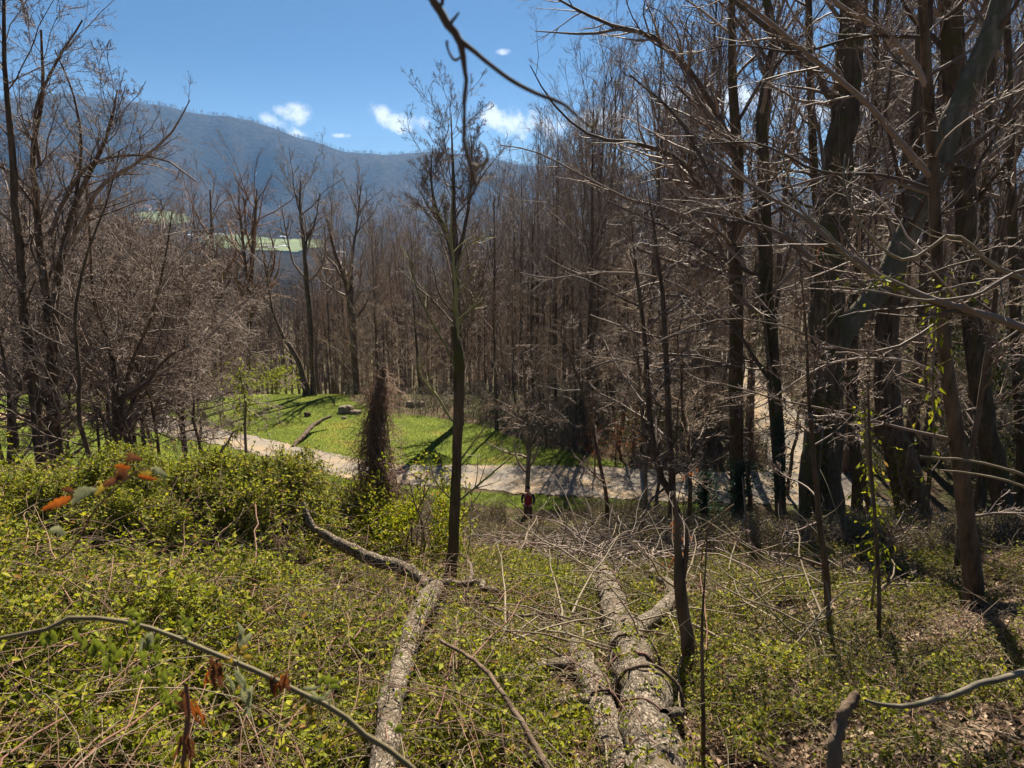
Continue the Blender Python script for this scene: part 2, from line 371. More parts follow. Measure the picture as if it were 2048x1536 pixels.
# areas drawn as polygons on the ground
def in_poly(x, y, poly):
    inside = np.zeros(x.shape, bool); n = len(poly)
    for i in range(n):
        x1, y1 = poly[i]; x2, y2 = poly[(i+1) % n]
        c = ((y1 > y) != (y2 > y)) & (x < (x2-x1)*(y-y1)/(y2-y1+1e-12)+x1); inside ^= c
    return inside
def gpoly(pts): return [tuple(on(px, py)[:2]) for px, py in pts]
def sheet(name, poly, mt, off, cell=.22, wob=.35, kind='structure'):
    P = np.array(poly); x0, y0 = P.min(0)-1; x1, y1 = P.max(0)+1
    xs = np.arange(x0, x1, cell); ys = np.arange(y0, y1, cell); X, Y = np.meshgrid(xs, ys)
    cx = X[:-1, :-1]+cell/2; cy = Y[:-1, :-1]+cell/2
    ins = in_poly(cx+(fbm(cx*.9, cy*.9, 4, 51)-.5)*2*wob+(rng.random(cx.shape)-.5)*.16, cy+(fbm(cx*.9, cy*.9, 4, 61)-.5)*2*wob+(rng.random(cx.shape)-.5)*.16, poly)
    V = np.stack([X, Y, H(X, Y)+off], -1); na = X.shape[1]
    i, j = np.nonzero(ins); b = i*na+j; f = np.stack([b, b+1, b+na+1, b+na], -1)
    u, inv = np.unique(f, return_inverse=True); 
    o = link(name, mesh(name, V.reshape(-1, 3)[u], inv.reshape(-1, 4), mt)); tag(o, kind=kind); return o
LAWN = gpoly([(330, 822), (400, 806), (470, 792), (540, 779), (640, 776), (700, 800), (790, 826), (880, 838), (960, 850), (1010, 870), (1060, 888), (1150, 906), (1250, 930), (1240, 940), (1100, 936), (920, 930), (760, 945), (640, 905), (500, 872), (400, 848), (340, 832)])
LAWN_L = gpoly([(-700, 780), (330, 790), (300, 808), (230, 826), (-700, 832)])
LAWN_N = gpoly([(-700, 844), (220, 842), (330, 868), (470, 898), (600, 925), (700, 960), (920, 982), (1100, 994), (1260, 1004), (1460, 1012), (1460, 1030), (1000, 1018), (600, 960), (-700, 960)])
PATH = gpoly([(-700, 830), (240, 824), (300, 830), (240, 842), (-700, 846)])
ROAD = gpoly([(455, 783), (420, 798), (345, 812), (338, 832), (430, 856), (560, 885), (700, 916), (800, 930), (1000, 932), (1200, 934), (1350, 942), (1540, 946),
              (1535, 900), (1505, 840), (1470, 780), (1440, 730), (1405, 690), (1400, 655), (1425, 655), (1470, 700), (1520, 735), (1560, 775), (1605, 830), (1650, 890), (1690, 950), (1760, 1000), (1800, 1014),
              (1480, 1008), (1250, 1001), (1080, 990), (920, 976), (700, 962), (480, 900), (320, 866), (230, 842), (225, 826), (290, 806), (400, 790)])
sheet('lawn', LAWN, M['lawn'], .022, .15, .55); sheet('left_lawn', LAWN_L, M['lawn'], .022, .3, .5); sheet('near_lawn', LAWN_N, M['lawn'], .022, .15, .5)
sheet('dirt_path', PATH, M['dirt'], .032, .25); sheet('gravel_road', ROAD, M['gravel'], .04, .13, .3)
def clear(x, y, grow=0):
    x = np.asarray(x, float); y = np.asarray(y, float); b = np.zeros(x.shape, bool)
    for p in (LAWN, LAWN_L, LAWN_N, PATH, ROAD): b |= in_poly(x, y, p)
    return ~b
# grass verge between drive bends with scattered litter is part of the ground sheet

# far pastures, draped
def farsheet(name, pts, off, cell):
    poly = [tuple(on(px, py, 0, 4500)[:2]) for px, py in pts]; sheet(name, poly, M['field'], off, cell, 18)
farsheet('far_pasture', [(405, 474), (470, 470), (560, 480), (640, 483), (650, 496), (600, 507), (500, 502), (410, 496)], 2.5, 12)
farsheet('upper_pasture', [(262, 428), (340, 424), (375, 434), (380, 448), (330, 452), (285, 440)], 3, 16)

# ------------------------------------------------------------------ branches
def kids(P, Rr, n, t0=.2, t1=.98, ang=(35, 65), ratio=.45, N_=6, wander=.25, up=.1, rr=.6, rmin=.004, taper=.75, fall=.55, flat=0.0):
    B, Np = P.shape[:2]
    if B == 0: return P[:0], Rr[:0]
    plen = np.linalg.norm(np.diff(P, axis=1), axis=2).sum(1)
    par = np.repeat(np.arange(B), n); k = len(par)
    tt = rng.random(k); t = t0+(t1-t0)*tt; f = t*(Np-1); i = np.minimum(f.astype(int), Np-2); fr = (f-i)[:, None]
    base = P[par, i]*(1-fr)+P[par, i+1]*fr; tan = nrm(P[par, i+1]-P[par, i])
    rb = Rr[par, i]*(1-fr[:, 0])+Rr[par, i+1]*fr[:, 0]
    q = rng.normal(size=(k, 3)); q[:, 2] *= (1-flat); perp = nrm(q-tan*(q*tan).sum(1, keepdims=True))
    a = np.radians(rng.uniform(*ang, k))[:, None]; d = tan*np.cos(a)+perp*np.sin(a)
    L = plen[par]*ratio*(1-fall*tt)*rng.uniform(.6, 1.25, k); seg = (L/(N_-1))[:, None]
    out = np.empty((k, N_, 3)); out[:, 0] = base; w_ = wander
    for s_ in range(1, N_):
        d = nrm(d+rng.normal(size=(k, 3))*w_+np.array([0, 0, up])); out[:, s_] = out[:, s_-1]+d*seg
    r0 = np.maximum(rb*rr, rmin); u = np.linspace(0, 1, N_)[None]
    return out, np.maximum(r0[:, None]*(1-taper*u), rmin*.8)
def smooth_line(pts, n):
    pts = np.asarray(pts, float); kp = np.concatenate([[True], np.linalg.norm(np.diff(pts[:, :3], axis=0), axis=1) > 1e-3*max(1, abs(pts[0, 1])*.2)]); pts = pts[kp]
    d = np.concatenate([[0], np.cumsum(np.linalg.norm(np.diff(pts[:, :3], axis=0), axis=1)+1e-6)])
    u = np.linspace(0, d[-1], n); out = np.empty((n, pts.shape[1]))
    m = np.gradient(pts, d, axis=0) if len(pts) > 2 else np.repeat((pts[1:]-pts[:1])/d[-1], 2, 0)
    k = np.clip(np.searchsorted(d, u, 'right')-1, 0, len(pts)-2); h = (d[k+1]-d[k])[:, None]; s = (u-d[k])[:, None]/h
    return (2*s**3-3*s**2+1)*pts[k]+(s**3-2*s**2+s)*h*m[k]+(-2*s**3+3*s**2)*pts[k+1]+(s**3-s**2)*h*m[k+1]

def crown(P, Rr, spec, G):
    """grow levels of branches from parent polylines and put them in G"""
    for lv, sp in enumerate(spec):
        sp = dict(sp); sides = sp.pop('sides', 3)
        P, Rr = kids(P, Rr, **sp); G.tubes(P, Rr, sides)
    return P, Rr
FOREST = [dict(n=17, t0=.4, t1=.99, ang=(18, 48), ratio=.36, N_=10, wander=.15, up=.07, rr=.55, rmin=.018, sides=5, fall=.28),
          dict(n=7, t0=.2, t1=.98, ang=(25, 60), ratio=.42, N_=6, wander=.18, up=.08, rr=.55, rmin=.011, sides=4),
          dict(n=6, t0=.15, t1=.98, ang=(25, 60), ratio=.5, N_=5, wander=.22, up=.06, rr=.6, rmin=.007, sides=3),
          dict(n=4, t0=.1, t1=.95, ang=(25, 60), ratio=.5, N_=3, wander=.25, up=.08, rr=.7, rmin=.005, sides=3)]
def trunk_line(h, r, n=14, wob=.012, lean=0.0, bend=0.0):
    z = np.linspace(0, 1, n)*h; a = rng.uniform(0, 6.28)
    x = np.cumsum(rng.normal(size=n))*wob*h/4; y = np.cumsum(rng.normal(size=n))*wob*h/4; x -= x[0]; y -= y[0]
    x += np.cos(a)*(lean*z+bend*z*z/h); y += np.sin(a)*(lean*z+bend*z*z/h)
    u = np.linspace(0, 1, n); rr = r*(1-.82*u**.9); rr[0] *= 1.35; P = np.stack([x, y, z-.0], -1); P[0, 2] = -.5
    return P, rr
def make_protos(k, spec, h=(20, 24), r=(.17, .24), bm='bark', tm='twig', **kw):
    out = []
    for _ in range(k):
        hh = rng.uniform(*h); P, rr = trunk_line(hh, rng.uniform(*r), **kw)
        G = Geo().tubes(P, rr, 9)
        K = Geo(); crown(P[None], rr[None], spec, K)
        # small forked leaders make the trunk end softly
        out.append((G.mesh('trunk', M[bm]), K.mesh('crown', M[tm]), hh))
    return out
def plant(name, label, cat, group, proto, loc, h, rz=None, wide=1.0, tilt=0.0):
    tm_, cm_, hh = proto; s = h/hh
    e = thing(name, label, cat, loc, group); e.rotation_euler = (random.uniform(-tilt, tilt), random.uniform(-tilt, tilt), random.uniform(0, 6.28) if rz is None else rz)
    e.scale = (s*wide, s*wide, s)
    link('trunk', tm_, e); link('crown', cm_, e); return e

TOPX = [-200, 350, 430, 520, 600, 650, 700, 760, 800, 870, 930, 1000, 1040, 1090, 1150, 1220, 1290, 1360, 1450, 2300]
TOPY = [300, 400, 385, 382, 372, 430, 372, 425, 430, 450, 400, 335, 325, 260, 190, 110, 50, 0, -150, -250]
def tree_height(x, y, rnd=True):
    g_ = float(H(x, y)); px, _ = proj(np.array([x, y, g_])); ty = np.interp(px, TOPX, TOPY)
    top = float(at(px, ty, y)[2]) if True else 0
    h = top-g_
    return float(np.clip(h, 7, 31))*(random.uniform(.72, 1.02) if rnd else 1)
PR = make_protos(9, FOREST)
PR_R = make_protos(3, FOREST, tm='twig_rust')
placed = []
def free(x, y, d):
    for (a, b) in placed:
        if (a-x)**2+(b-y)**2 < d*d: return False
    return True
def scatter(n, xr, yr, name, label, group, protos, mind=2.2, cond=None, wide=(.75, 1.05), hscale=1.0, tries=40):
    k = 0
    for _ in range(n*tries):
        if k >= n: break
        x = random.uniform(*xr); y = random.uniform(*yr)
        if cond and not cond(x, y): continue
        if not clear(x, y) or not free(x, y, mind): continue
        placed.append((x, y)); h = tree_height(x, y)*hscale
        p = random.choice(protos); label, group = zone(x, y)
        plant(name, label, 'tree', group, p, (x, y, float(H(x, y))), h, wide=random.uniform(*wide)*(1.0 if h > 13 else 1.15), tilt=.03); k += 1
    return k
def zone(x, y, kind='bare tree'):
    px = pxof(x, y); d = 'at the front of the wood' if (y < 72 if px < 980 else y < 52 if px < 1440 else y < 45) else 'deep in the wood'
    for lim, w_ in [(250, 'behind the forked left tree'), (400, 'behind the tangled shrubs'), (600, 'below the pale pasture'), (760, 'between bent tree and snag'), (900, 'just left of the tall poplar'), (1020, 'just right of the tall poplar'),
                    (1180, 'above the person in red'), (1330, 'behind the bowed tree'), (1480, 'left of the rough straight trunk'), (1640, 'beside the rising drive'), (1800, 'behind the leaning pale tree'), (9999, 'at the far right of the slope')]:
        if px < lim: break
    return f'{kind} {d} {w_}', f'{kind}s {d} {w_}'
def pxof(x, y): return float(proj(np.array([x, y, float(H(x, y))]))[0])

WS = 1.0
# hero trees: trunk(s) traced, limbs grown from them
def hero(name, label, cat, stems, Y, bm='bark', tm='twig', spec=None, limbs=(), sides=10, base_ground=True, flare=1.35, rough=.12, group=None, n=18, dY=None, limb_spec=None, cspec_from=0):
    """stems: list of [(px,py,width_px)...] from the base up, at forward distance Y (or (px,py,w,Y))"""
    T = Geo(); K = Geo(); lines = []
    loc = None
    if base_ground:
        p0 = at(stems[0][0][0], stems[0][0][1], Y)
        if p0[2] < float(H(p0[0], p0[1])): Y = float(on(stems[0][0][0], stems[0][0][1])[1])     # foot visible: stand it where that foot meets the ground
    for si, st in enumerate(stems):
        pts = []
        for q in st:
            yy = q[3] if len(q) > 3 else Y
            p = at(q[0], q[1], yy); d = np.linalg.norm(p); dep = p[1]*math.cos(PITCH)-p[2]*math.sin(PITCH)
            pts.append([*p, q[2]*.5*dep/F*WS])
        pts = np.array(pts)
        if si == 0:
            if base_ground and si == 0:
                gz = float(H(pts[0, 0], pts[0, 1]))
                if pts[0, 2] > gz+.05: pts = np.vstack([[pts[0, 0], pts[0, 1], gz-.3, pts[0, 3]*flare], pts])
                else: pts[0, 2] = gz-.3
            loc = np.array([pts[0, 0], pts[0, 1], pts[0, 2]])
        L = smooth_line(pts, n)
        L[:, :3] += rng.normal(size=(n, 3))*L[:, 3:4]*.08
        T.tubes(L[:, :3]-loc, L[:, 3], sides, rough=rough); lines.append(L)
    e = thing(name, label, cat, loc, group)
    T.obj('trunk', M[bm], e)
    sp = FOREST if spec is None else spec
    if sp:
        for L in lines: crown(L[None, :, :3]-loc, L[None, :, 3], sp, K)
    for lb in limbs:
        pts = []
        for q in lb:
            yy = q[3] if len(q) > 3 else Y
            p = at(q[0], q[1], yy); dep = p[1]*math.cos(PITCH)-p[2]*math.sin(PITCH); pts.append([*p, q[2]*.5*dep/F])
        L = smooth_line(np.array(pts), 14); L[1:-1, :3] += rng.normal(size=(12, 3))*.25*L[1:-1, 3:4]
        K.tubes(L[:, :3]-loc, L[:, 3], 6); crown(L[None, :, :3]-loc, L[None, :, 3], limb_spec or LIMB, K)
    if K.n: K.obj('crown', M[tm], e)
    placed.append((loc[0], loc[1]))
    return e
LIMB = [dict(n=13, t0=.12, t1=.98, ang=(25, 60), ratio=.3, N_=7, wander=.16, up=.05, rr=.5, rmin=.006, sides=4, fall=.45),
        dict(n=7, t0=.15, t1=.98, ang=(25, 60), ratio=.42, N_=5, wander=.2, up=.05, rr=.55, rmin=.0045, sides=3),
        dict(n=4, t0=.1, t1=.95, ang=(25, 60), ratio=.5, N_=4, wander=.22, up=.05, rr=.7, rmin=.0035, sides=3)]
NEAR = [dict(n=16, t0=.25, t1=.99, ang=(35, 70), ratio=.3, N_=9, wander=.14, up=.07, rr=.42, rmin=.012, sides=5, fall=.4),
        dict(n=8, t0=.15, t1=.98, ang=(28, 62), ratio=.42, N_=7, wander=.18, up=.05, rr=.5, rmin=.007, sides=4),
        dict(n=6, t0=.12, t1=.98, ang=(25, 60), ratio=.45, N_=5, wander=.2, up=.05, rr=.6, rmin=.005, sides=3),
        dict(n=3, t0=.1, t1=.95, ang=(25, 60), ratio=.5, N_=4, wander=.25, up=.05, rr=.7, rmin=.0035, sides=3)]
def sc(spec, **k):
    """a copy of a spec with the first level changed"""
    s = [dict(q) for q in spec]; s[0].update(k); return s

#@HERO
# ================================================================== HERO TREES
# --- left edge, beyond the bramble bank
LT = [dict(n=20, t0=.2, t1=.99, ang=(30, 65), ratio=.36, N_=10, wander=.16, up=.07, rr=.32, rmin=.01, sides=5, fall=.4),
      dict(n=9, t0=.12, t1=.98, ang=(28, 62), ratio=.42, N_=8, wander=.2, up=.04, rr=.5, rmin=.006, sides=4), dict(n=7, t0=.1, t1=.98, ang=(25, 65), ratio=.45, N_=6, wander=.25, up=.03, rr=.6, rmin=.0045, sides=3),
      dict(n=4, t0=.1, t1=.95, ang=(25, 65), ratio=.5, N_=4, wander=.28, up=.03, rr=.7, rmin=.0035, sides=3)]
WS = .8
hero('bare_tree', 'bare dark tree with straight trunk running up the left edge of the picture', 'tree',
     [[(80, 905, 26), (66, 760, 24), (50, 640, 21), (42, 520, 19), (30, 400, 17), (24, 290, 15), (10, 150, 11), (8, -30, 7)]], 17.5, spec=LT)
hero('bare_tree', 'forked bare tree with twin dark stems and wide spreading crown right of the leftmost trunk', 'tree',
     [[(112, 900, 32), (106, 780, 29), (104, 690, 27)],
      [(104, 700, 25), (94, 600, 22), (80, 500, 18), (72, 400, 15), (66, 300, 12), (84, 200, 9), (82, 60, 5)],
      [(106, 700, 22), (112, 590, 19), (126, 500, 16), (150, 410, 13), (192, 320, 10), (215, 270, 7), (235, 180, 4)]], 18.2,
     limbs=[[(104, 540, 10), (150, 470, 9), (205, 370, 8), (275, 325, 6), (345, 262, 4), (380, 200, 2)],
            [(100, 470, 9), (140, 380, 8), (180, 330, 7), (240, 312, 6), (330, 320, 4), (392, 362, 3)],
            [(80, 330, 8), (70, 230, 6), (110, 130, 5), (165, 40, 3)], [(76, 420, 7), (30, 360, 5), (-40, 300, 4)],
            [(150, 410, 7), (162, 300, 6), (150, 200, 4), (110, 100, 3)]], spec=LT)
hero('bare_tree', 'short crooked bare tree forking low above the brambles below the twig thicket', 'tree',
     [[(232, 905, 22), (236, 840, 22), (232, 790, 20), (222, 700, 12), (190, 610, 8), (180, 480, 6), (170, 330, 4)],
      [(272, 915, 18), (250, 860, 17), (236, 810, 16)], [(238, 830, 14), (262, 730, 9), (300, 640, 7), (330, 520, 5), (345, 420, 3)]], 19.5,
     limbs=[[(232, 800, 9), (290, 770, 7), (330, 720, 5), (380, 690, 3)], [(225, 715, 7), (320, 712, 5), (390, 690, 3)]], spec=sc(NEAR, n=14, t0=.25, ratio=.5))
hero('bare_tree', 'small many stemmed bare tree at the far left over the dirt path', 'tree',
     [[(22, 930, 18), (22, 840, 15), (16, 760, 10), (2, 690, 7), (-20, 600, 5)], [(34, 905, 14), (28, 820, 11), (50, 740, 8), (44, 640, 6), (70, 560, 4)]], 17.0, spec=sc(NEAR, n=10, ratio=.4))
hero('bare_tree', 'slim curved bare tree leaning across the second trunk from the left', 'tree',
     [[(180, 915, 12), (158, 840, 11), (160, 760, 9), (150, 640, 8), (170, 520, 6), (215, 400, 4), (240, 300, 3)]], 16.5, spec=sc(NEAR, n=9, ratio=.35))
# low branches rising from behind the bank
WS = 1.0
# --- lawn edge
hero('bare_tree', 'tall straight bare tree at the lawn edge with a narrow crown', 'tree',
     [[(626, 778, 13), (620, 640, 11), (613, 560, 9.5), (607, 480, 7), (600, 420, 5), (601, 360, 2.5)]], 60.5,
     limbs=[[(613, 560, 5), (585, 520, 4), (572, 460, 3), (560, 400, 1.5)], [(612, 570, 5), (645, 530, 4), (650, 450, 2)], [(609, 490, 5), (628, 450, 3), (640, 385, 2)]],
     spec=sc(FOREST, n=12, t0=.6, ratio=.3, rmin=.03), limb_spec=[dict(q) for q in FOREST[1:]])
hero('bare_tree', 'dark bent tree bowing leftward from the lawn edge', 'tree',
     [[(612, 778, 15), (606, 755, 12), (596, 720, 10), (578, 690, 9), (560, 660, 7), (548, 630, 5), (535, 560, 4), (520, 470, 2)]], 60,
     spec=sc(FOREST, n=9, t0=.4, ratio=.3, rmin=.03))
CSP = sc(FOREST, n=16, t0=.35, ratio=.4, ang=(22, 50), rmin=.03)
hero('bare_tree', 'broad crowned bare tree with rusty twigs left of the pasture sheds', 'tree', [[(432, 785, 13), (428, 640, 11), (425, 560, 9), (424, 480, 7), (420, 380, 2.5)]], 66, tm='twig_rust', spec=CSP)
hero('bare_tree', 'rusty twigged bare tree whose fan shaped crown stands before the pale pasture', 'tree', [[(498, 780, 13), (500, 640, 11), (502, 560, 9), (508, 470, 7), (514, 378, 2.5)], [(500, 640, 8), (492, 540, 6), (480, 430, 4), (476, 390, 2)]], 66, tm='twig_rust', spec=CSP)
hero('bare_tree', 'bare tree with leaning fork right of the tall lawn edge tree', 'tree', [[(715, 790, 15), (708, 700, 13), (702, 620, 12), (690, 560, 9), (668, 500, 7), (655, 440, 3)], [(703, 620, 8), (704, 520, 6), (714, 450, 4), (722, 372, 2)]], 64, spec=sc(FOREST, n=12, t0=.4, ratio=.35, rmin=.03))
POP = [dict(n=34, t0=.2, t1=.99, ang=(30, 52), ratio=.34, N_=9, wander=.15, up=.05, rr=.3, rmin=.018, sides=4, fall=.45),
       dict(n=11, t0=.15, t1=.98, ang=(20, 50), ratio=.36, N_=6, wander=.16, up=.1, rr=.55, rmin=.013, sides=3),
       dict(n=6, t0=.15, t1=.98, ang=(25, 60), ratio=.45, N_=4, wander=.2, up=.06, rr=.6, rmin=.01, sides=3),
       dict(n=4, t0=.1, t1=.95, ang=(25, 60), ratio=.5, N_=3, wander=.25, up=.08, rr=.7, rmin=.008, sides=3)]
hero('bare_tree', 'tall feathery poplar rising alone above the ridge line in the middle of the view', 'tree',
     [[(920, 850, 19), (916, 700, 17), (912, 560, 15), (908, 440, 11), (906, 340, 6), (902, 225, 1.5)], [(912, 560, 10), (896, 480, 8), (868, 400, 6), (862, 350, 3.5), (866, 290, 1.5)],
      [(911, 540, 9), (934, 430, 7), (944, 350, 4), (942, 270, 1.5)]], 50, spec=POP)

# --- slim foreground tree in the centre with a snapped top and green shoots
hero('young_tree', 'slim dark tree with a snapped top and yellow green shoots among brambles at centre', 'tree',
     [[(897, 1200, 26), (908, 1050, 22), (914, 900, 20), (918, 780, 22), (917, 700, 20), (908, 655, 14)]], 12.6, bm='bark_moss', tm='shoot', spec=[], n=24,
     limbs=[[(917, 720, 10), (914, 620, 8), (908, 540, 6), (902, 470, 4), (905, 380, 2)],
            [(914, 745, 6), (890, 690, 5), (862, 640, 5), (838, 590, 4), (815, 500, 2)],
            [(905, 842, 6), (872, 790, 5), (842, 752, 4), (836, 720, 4), (843, 690, 2)],
            [(918, 640, 5), (940, 620, 4), (965, 600, 3), (985, 560, 2)], [(908, 520, 4), (890, 450, 3), (868, 415, 2)], [(910, 560, 4), (935, 490, 3), (990, 470, 1.5)],
            [(920, 1000, 5), (980, 950, 4), (1035, 905, 2)], [(915, 930, 5), (950, 880, 3), (980, 840, 2)], [(912, 1010, 4), (870, 960, 3), (855, 900, 2)]],
     limb_spec=[dict(n=7, t0=.2, t1=.98, ang=(30, 60), ratio=.4, N_=6, wander=.12, up=.12, rr=.6, rmin=.004, sides=3), dict(n=2, t0=.2, t1=.9, ang=(30, 50), ratio=.4, N_=4, wander=.15, up=.1, rr=.7, rmin=.003, sides=3)])
# --- sapling behind the person
hero('sapling', 'small tan stemmed tree with a wiry grey crown behind the person in red', 'tree',
     [[(1054, 992, 9, ), (1057, 930, 9), (1058, 905, 9), (1056, 860, 6), (1050, 780, 4), (1045, 700, 2)], [(1057, 905, 6), (1040, 850, 4), (1010, 790, 3), (985, 740, 2)], [(1057, 900, 6), (1090, 840, 4), (1125, 790, 3), (1150, 740, 2)]], 30,
     bm='bark_pale', spec=[dict(n=12, t0=.25, t1=.98, ang=(40, 80), ratio=.4, N_=6, wander=.22, up=.02, rr=.6, rmin=.012, sides=4, flat=.4), dict(n=7, t0=.1, t1=.98, ang=(30, 70), ratio=.45, N_=5, wander=.25, up=.02, rr=.7, rmin=.008, sides=3), dict(n=6, t0=.1, t1=.98, ang=(30, 70), ratio=.5, N_=4, wander=.25, up=.02, rr=.8, rmin=.006, sides=3)])
# --- centre right, near side of the drive
UND = [dict(n=16, t0=.2, t1=.99, ang=(45, 80), ratio=.36, N_=9, wander=.12, up=.03, rr=.5, rmin=.012, sides=4, flat=.55, fall=.4),
       dict(n=8, t0=.1, t1=.98, ang=(30, 60), ratio=.4, N_=6, wander=.15, up=.03, rr=.5, rmin=.008, sides=3, flat=.6),
       dict(n=6, t0=.1, t1=.98, ang=(25, 60), ratio=.45, N_=5, wander=.2, up=.03, rr=.6, rmin=.006, sides=3, flat=.4),
       dict(n=3, t0=.1, t1=.95, ang=(25, 60), ratio=.5, N_=3, wander=.2, up=.06, rr=.7, rmin=.005, sides=3)]
hero('bare_tree', 'slender dark tree bowing left over the drive with its foot by the orange leaves', 'tree', [[(1352, 1010, 15), (1325, 960, 14), (1305, 880, 12), (1296, 780, 11), (1288, 660, 9), (1272, 540, 6), (1262, 430, 1.2)]], 22, spec=UND)
hero('bare_tree', 'straight slim tree rising just right of the bowed one at the drive', 'tree', [[(1345, 1005, 15), (1340, 900, 13), (1334, 760, 11), (1326, 600, 9), (1310, 470, 6), (1292, 350, 1.2)]], 22.4, spec=UND)
hero('sapling', 'thin sapling leaning left at the near edge of the drive left of the tan pole', 'tree', [[(1214, 1008, 8), (1198, 920, 7), (1176, 820, 6), (1150, 740, 4), (1120, 660, 2)]], 24, spec=sc(UND, n=12, rmin=.008))
hero('sapling', 'straight tan pole of a sapling standing on the drive edge', 'tree', [[(1291, 1012, 8), (1290, 920, 7), (1284, 840, 5), (1278, 740, 3), (1275, 640, 2)]], 24, bm='bark_pale', spec=sc(UND, n=8, ratio=.2, rmin=.008))
hero('bare_tree', 'rough straight trunk between the drive and the sunlit bend with limbs arching left', 'tree',
     [[(1474, 1035, 32), (1474, 900, 29), (1472, 740, 28), (1472, 560, 27), (1470, 460, 28), (1476, 330, 22), (1466, 180, 18), (1464, -60, 12)]], 27, bm='bark_moss', spec=sc(NEAR, n=14, t0=.35),
     limbs=[[(1470, 480, 16), (1420, 400, 14), (1370, 330, 12), (1290, 290, 9), (1180, 270, 6), (1100, 200, 4), (1060, 130, 2)],
            [(1470, 500, 13), (1420, 470, 11), (1340, 420, 9), (1260, 400, 7), (1180, 360, 5), (1060, 300, 3), (1000, 290, 2)],
            [(1473, 320, 15), (1420, 250, 13), (1380, 160, 12), (1330, 90, 10), (1250, 60, 7), (1170, 68, 5), (1070, 62, 2)],
            [(1474, 330, 13), (1425, 210, 11), (1360, 120, 9), (1290, 66, 9), (1210, 45, 7), (1140, 10, 5), (1060, -30, 3)],
            [(1470, 640, 9), (1400, 600, 8), (1330, 560, 6), (1200, 545, 4), (1090, 556, 3), (1040, 545, 2)],
            [(1474, 740, 8), (1400, 715, 7), (1280, 712, 5), (1180, 735, 3), (1120, 765, 2)]])
hero('bare_tree', 'crooked bare trunk kinking right near its top beside the rough straight trunk', 'tree',
     [[(1562, 1060, 30), (1556, 900, 27), (1548, 740, 26), (1534, 600, 26), (1530, 460, 25), (1525, 300, 23), (1526, 190, 22), (1550, 120, 20), (1545, 60, 18), (1520, -60, 14)]], 25, bm='bark_moss', spec=sc(NEAR, n=13, t0=.35),
     limbs=[[(1552, 790, 10), (1500, 700, 8), (1420, 620, 7), (1340, 590, 5), (1250, 620, 3)], [(1530, 470, 9), (1440, 380, 8), (1350, 230, 6), (1260, 150, 4)], [(1535, 560, 9), (1450, 520, 7), (1320, 450, 5), (1210, 400, 3)]])
# --- the big ones at right
hero('large_tree', 'largest dark tree trunk with vines flaring at its foot right of centre', 'tree',
     [[(1632, 1085, 118), (1640, 1000, 84), (1648, 900, 74), (1652, 780, 66), (1655, 640, 62), (1663, 500, 60), (1676, 350, 56), (1690, 200, 52), (1702, 60, 50), (1715, -150, 46)]], 18.2, bm='bark_moss', sides=16, n=30, rough=.16,
     spec=sc(NEAR, n=10, t0=.55, ratio=.25, rr=.2), limbs=[[(1690, 260, 16), (1620, 130, 14), (1540, 60, 11), (1440, -20, 8)], [(1660, 560, 12), (1580, 480, 9), (1480, 440, 6), (1380, 420, 4)]])
hero('leaning_tree', 'thick pale barked tree leaning right across the darker trunks', 'tree',
     [[(1640, 800, 40), (1660, 720, 44), (1706, 640, 44), (1760, 580, 42), (1800, 500, 44), (1838, 410, 44), (1880, 310, 46), (1930, 190, 44), (1975, 90, 42), (2030, -80, 38)]], 18.9, bm='bark_pale', sides=14, n=26, spec=sc(NEAR, n=10, t0=.4, ratio=.25, rr=.25), rough=.14)
hero('large_tree', 'dark leaning trunk with leafy vines at its foot right of the largest tree', 'tree',
     [[(1836, 1060, 76), (1812, 960, 62), (1782, 860, 52), (1772, 740, 46), (1780, 600, 42), (1800, 460, 38), (1822, 330, 34), (1842, 180, 30), (1850, -80, 26)]], 19.6, bm='bark', sides=14, n=26, spec=sc(NEAR, n=12, t0=.4, ratio=.25, rr=.3), rough=.16)
WS = .85
hero('bare_tree', 'smooth slim trunk nearest the right side with long limbs reaching up left', 'tree',
     [[(1952, 1220, 46), (1938, 1080, 40), (1922, 940, 36), (1902, 800, 32), (1886, 660, 28), (1874, 520, 26), (1866, 360, 25), (1858, 200, 23), (1846, 0, 20), (1840, -200, 16)]], 12.8, bm='bark', sides=14, n=26, rough=.08, tm='twig',
     spec=sc(NEAR, n=9, t0=.4, ratio=.22, rr=.25, rmin=.008),
     limbs=[[(1862, 352, 15), (1790, 275, 12.5), (1724, 195, 11), (1650, 137, 10), (1553, 58, 9), (1470, -8, 7), (1380, -60, 5)],
            [(1858, 185, 14), (1800, 90, 11), (1740, 45, 9), (1668, 0, 8), (1600, -60, 6)],
            [(1890, 612, 11), (1800, 585, 9), (1690, 500, 8), (1600, 430, 7), (1520, 380, 5), (1400, 260, 3)],
            [(1868, 380, 8), (1760, 350, 7), (1650, 345, 6), (1500, 285, 4.5), (1390, 292, 3)],
            [(1864, 390, 8), (1700, 345, 6), (1560, 380, 5), (1460, 410, 3), (1340, 420, 2)],
            [(1858, 75, 8), (1720, 75, 7), (1590, 105, 5), (1480, 90, 3), (1380, 105, 2)],
            [(1884, 640, 8), (1780, 700, 6), (1690, 700, 5), (1560, 650, 4), (1430, 640, 3), (1300, 690, 2)],
            [(1898, 760, 7), (1800, 720, 6), (1640, 735, 4), (1540, 800, 3)], [(1910, 880, 8), (1820, 860, 6), (1700, 830, 5), (1560, 800, 4), (1420, 760, 2)]])
WS = 1.0
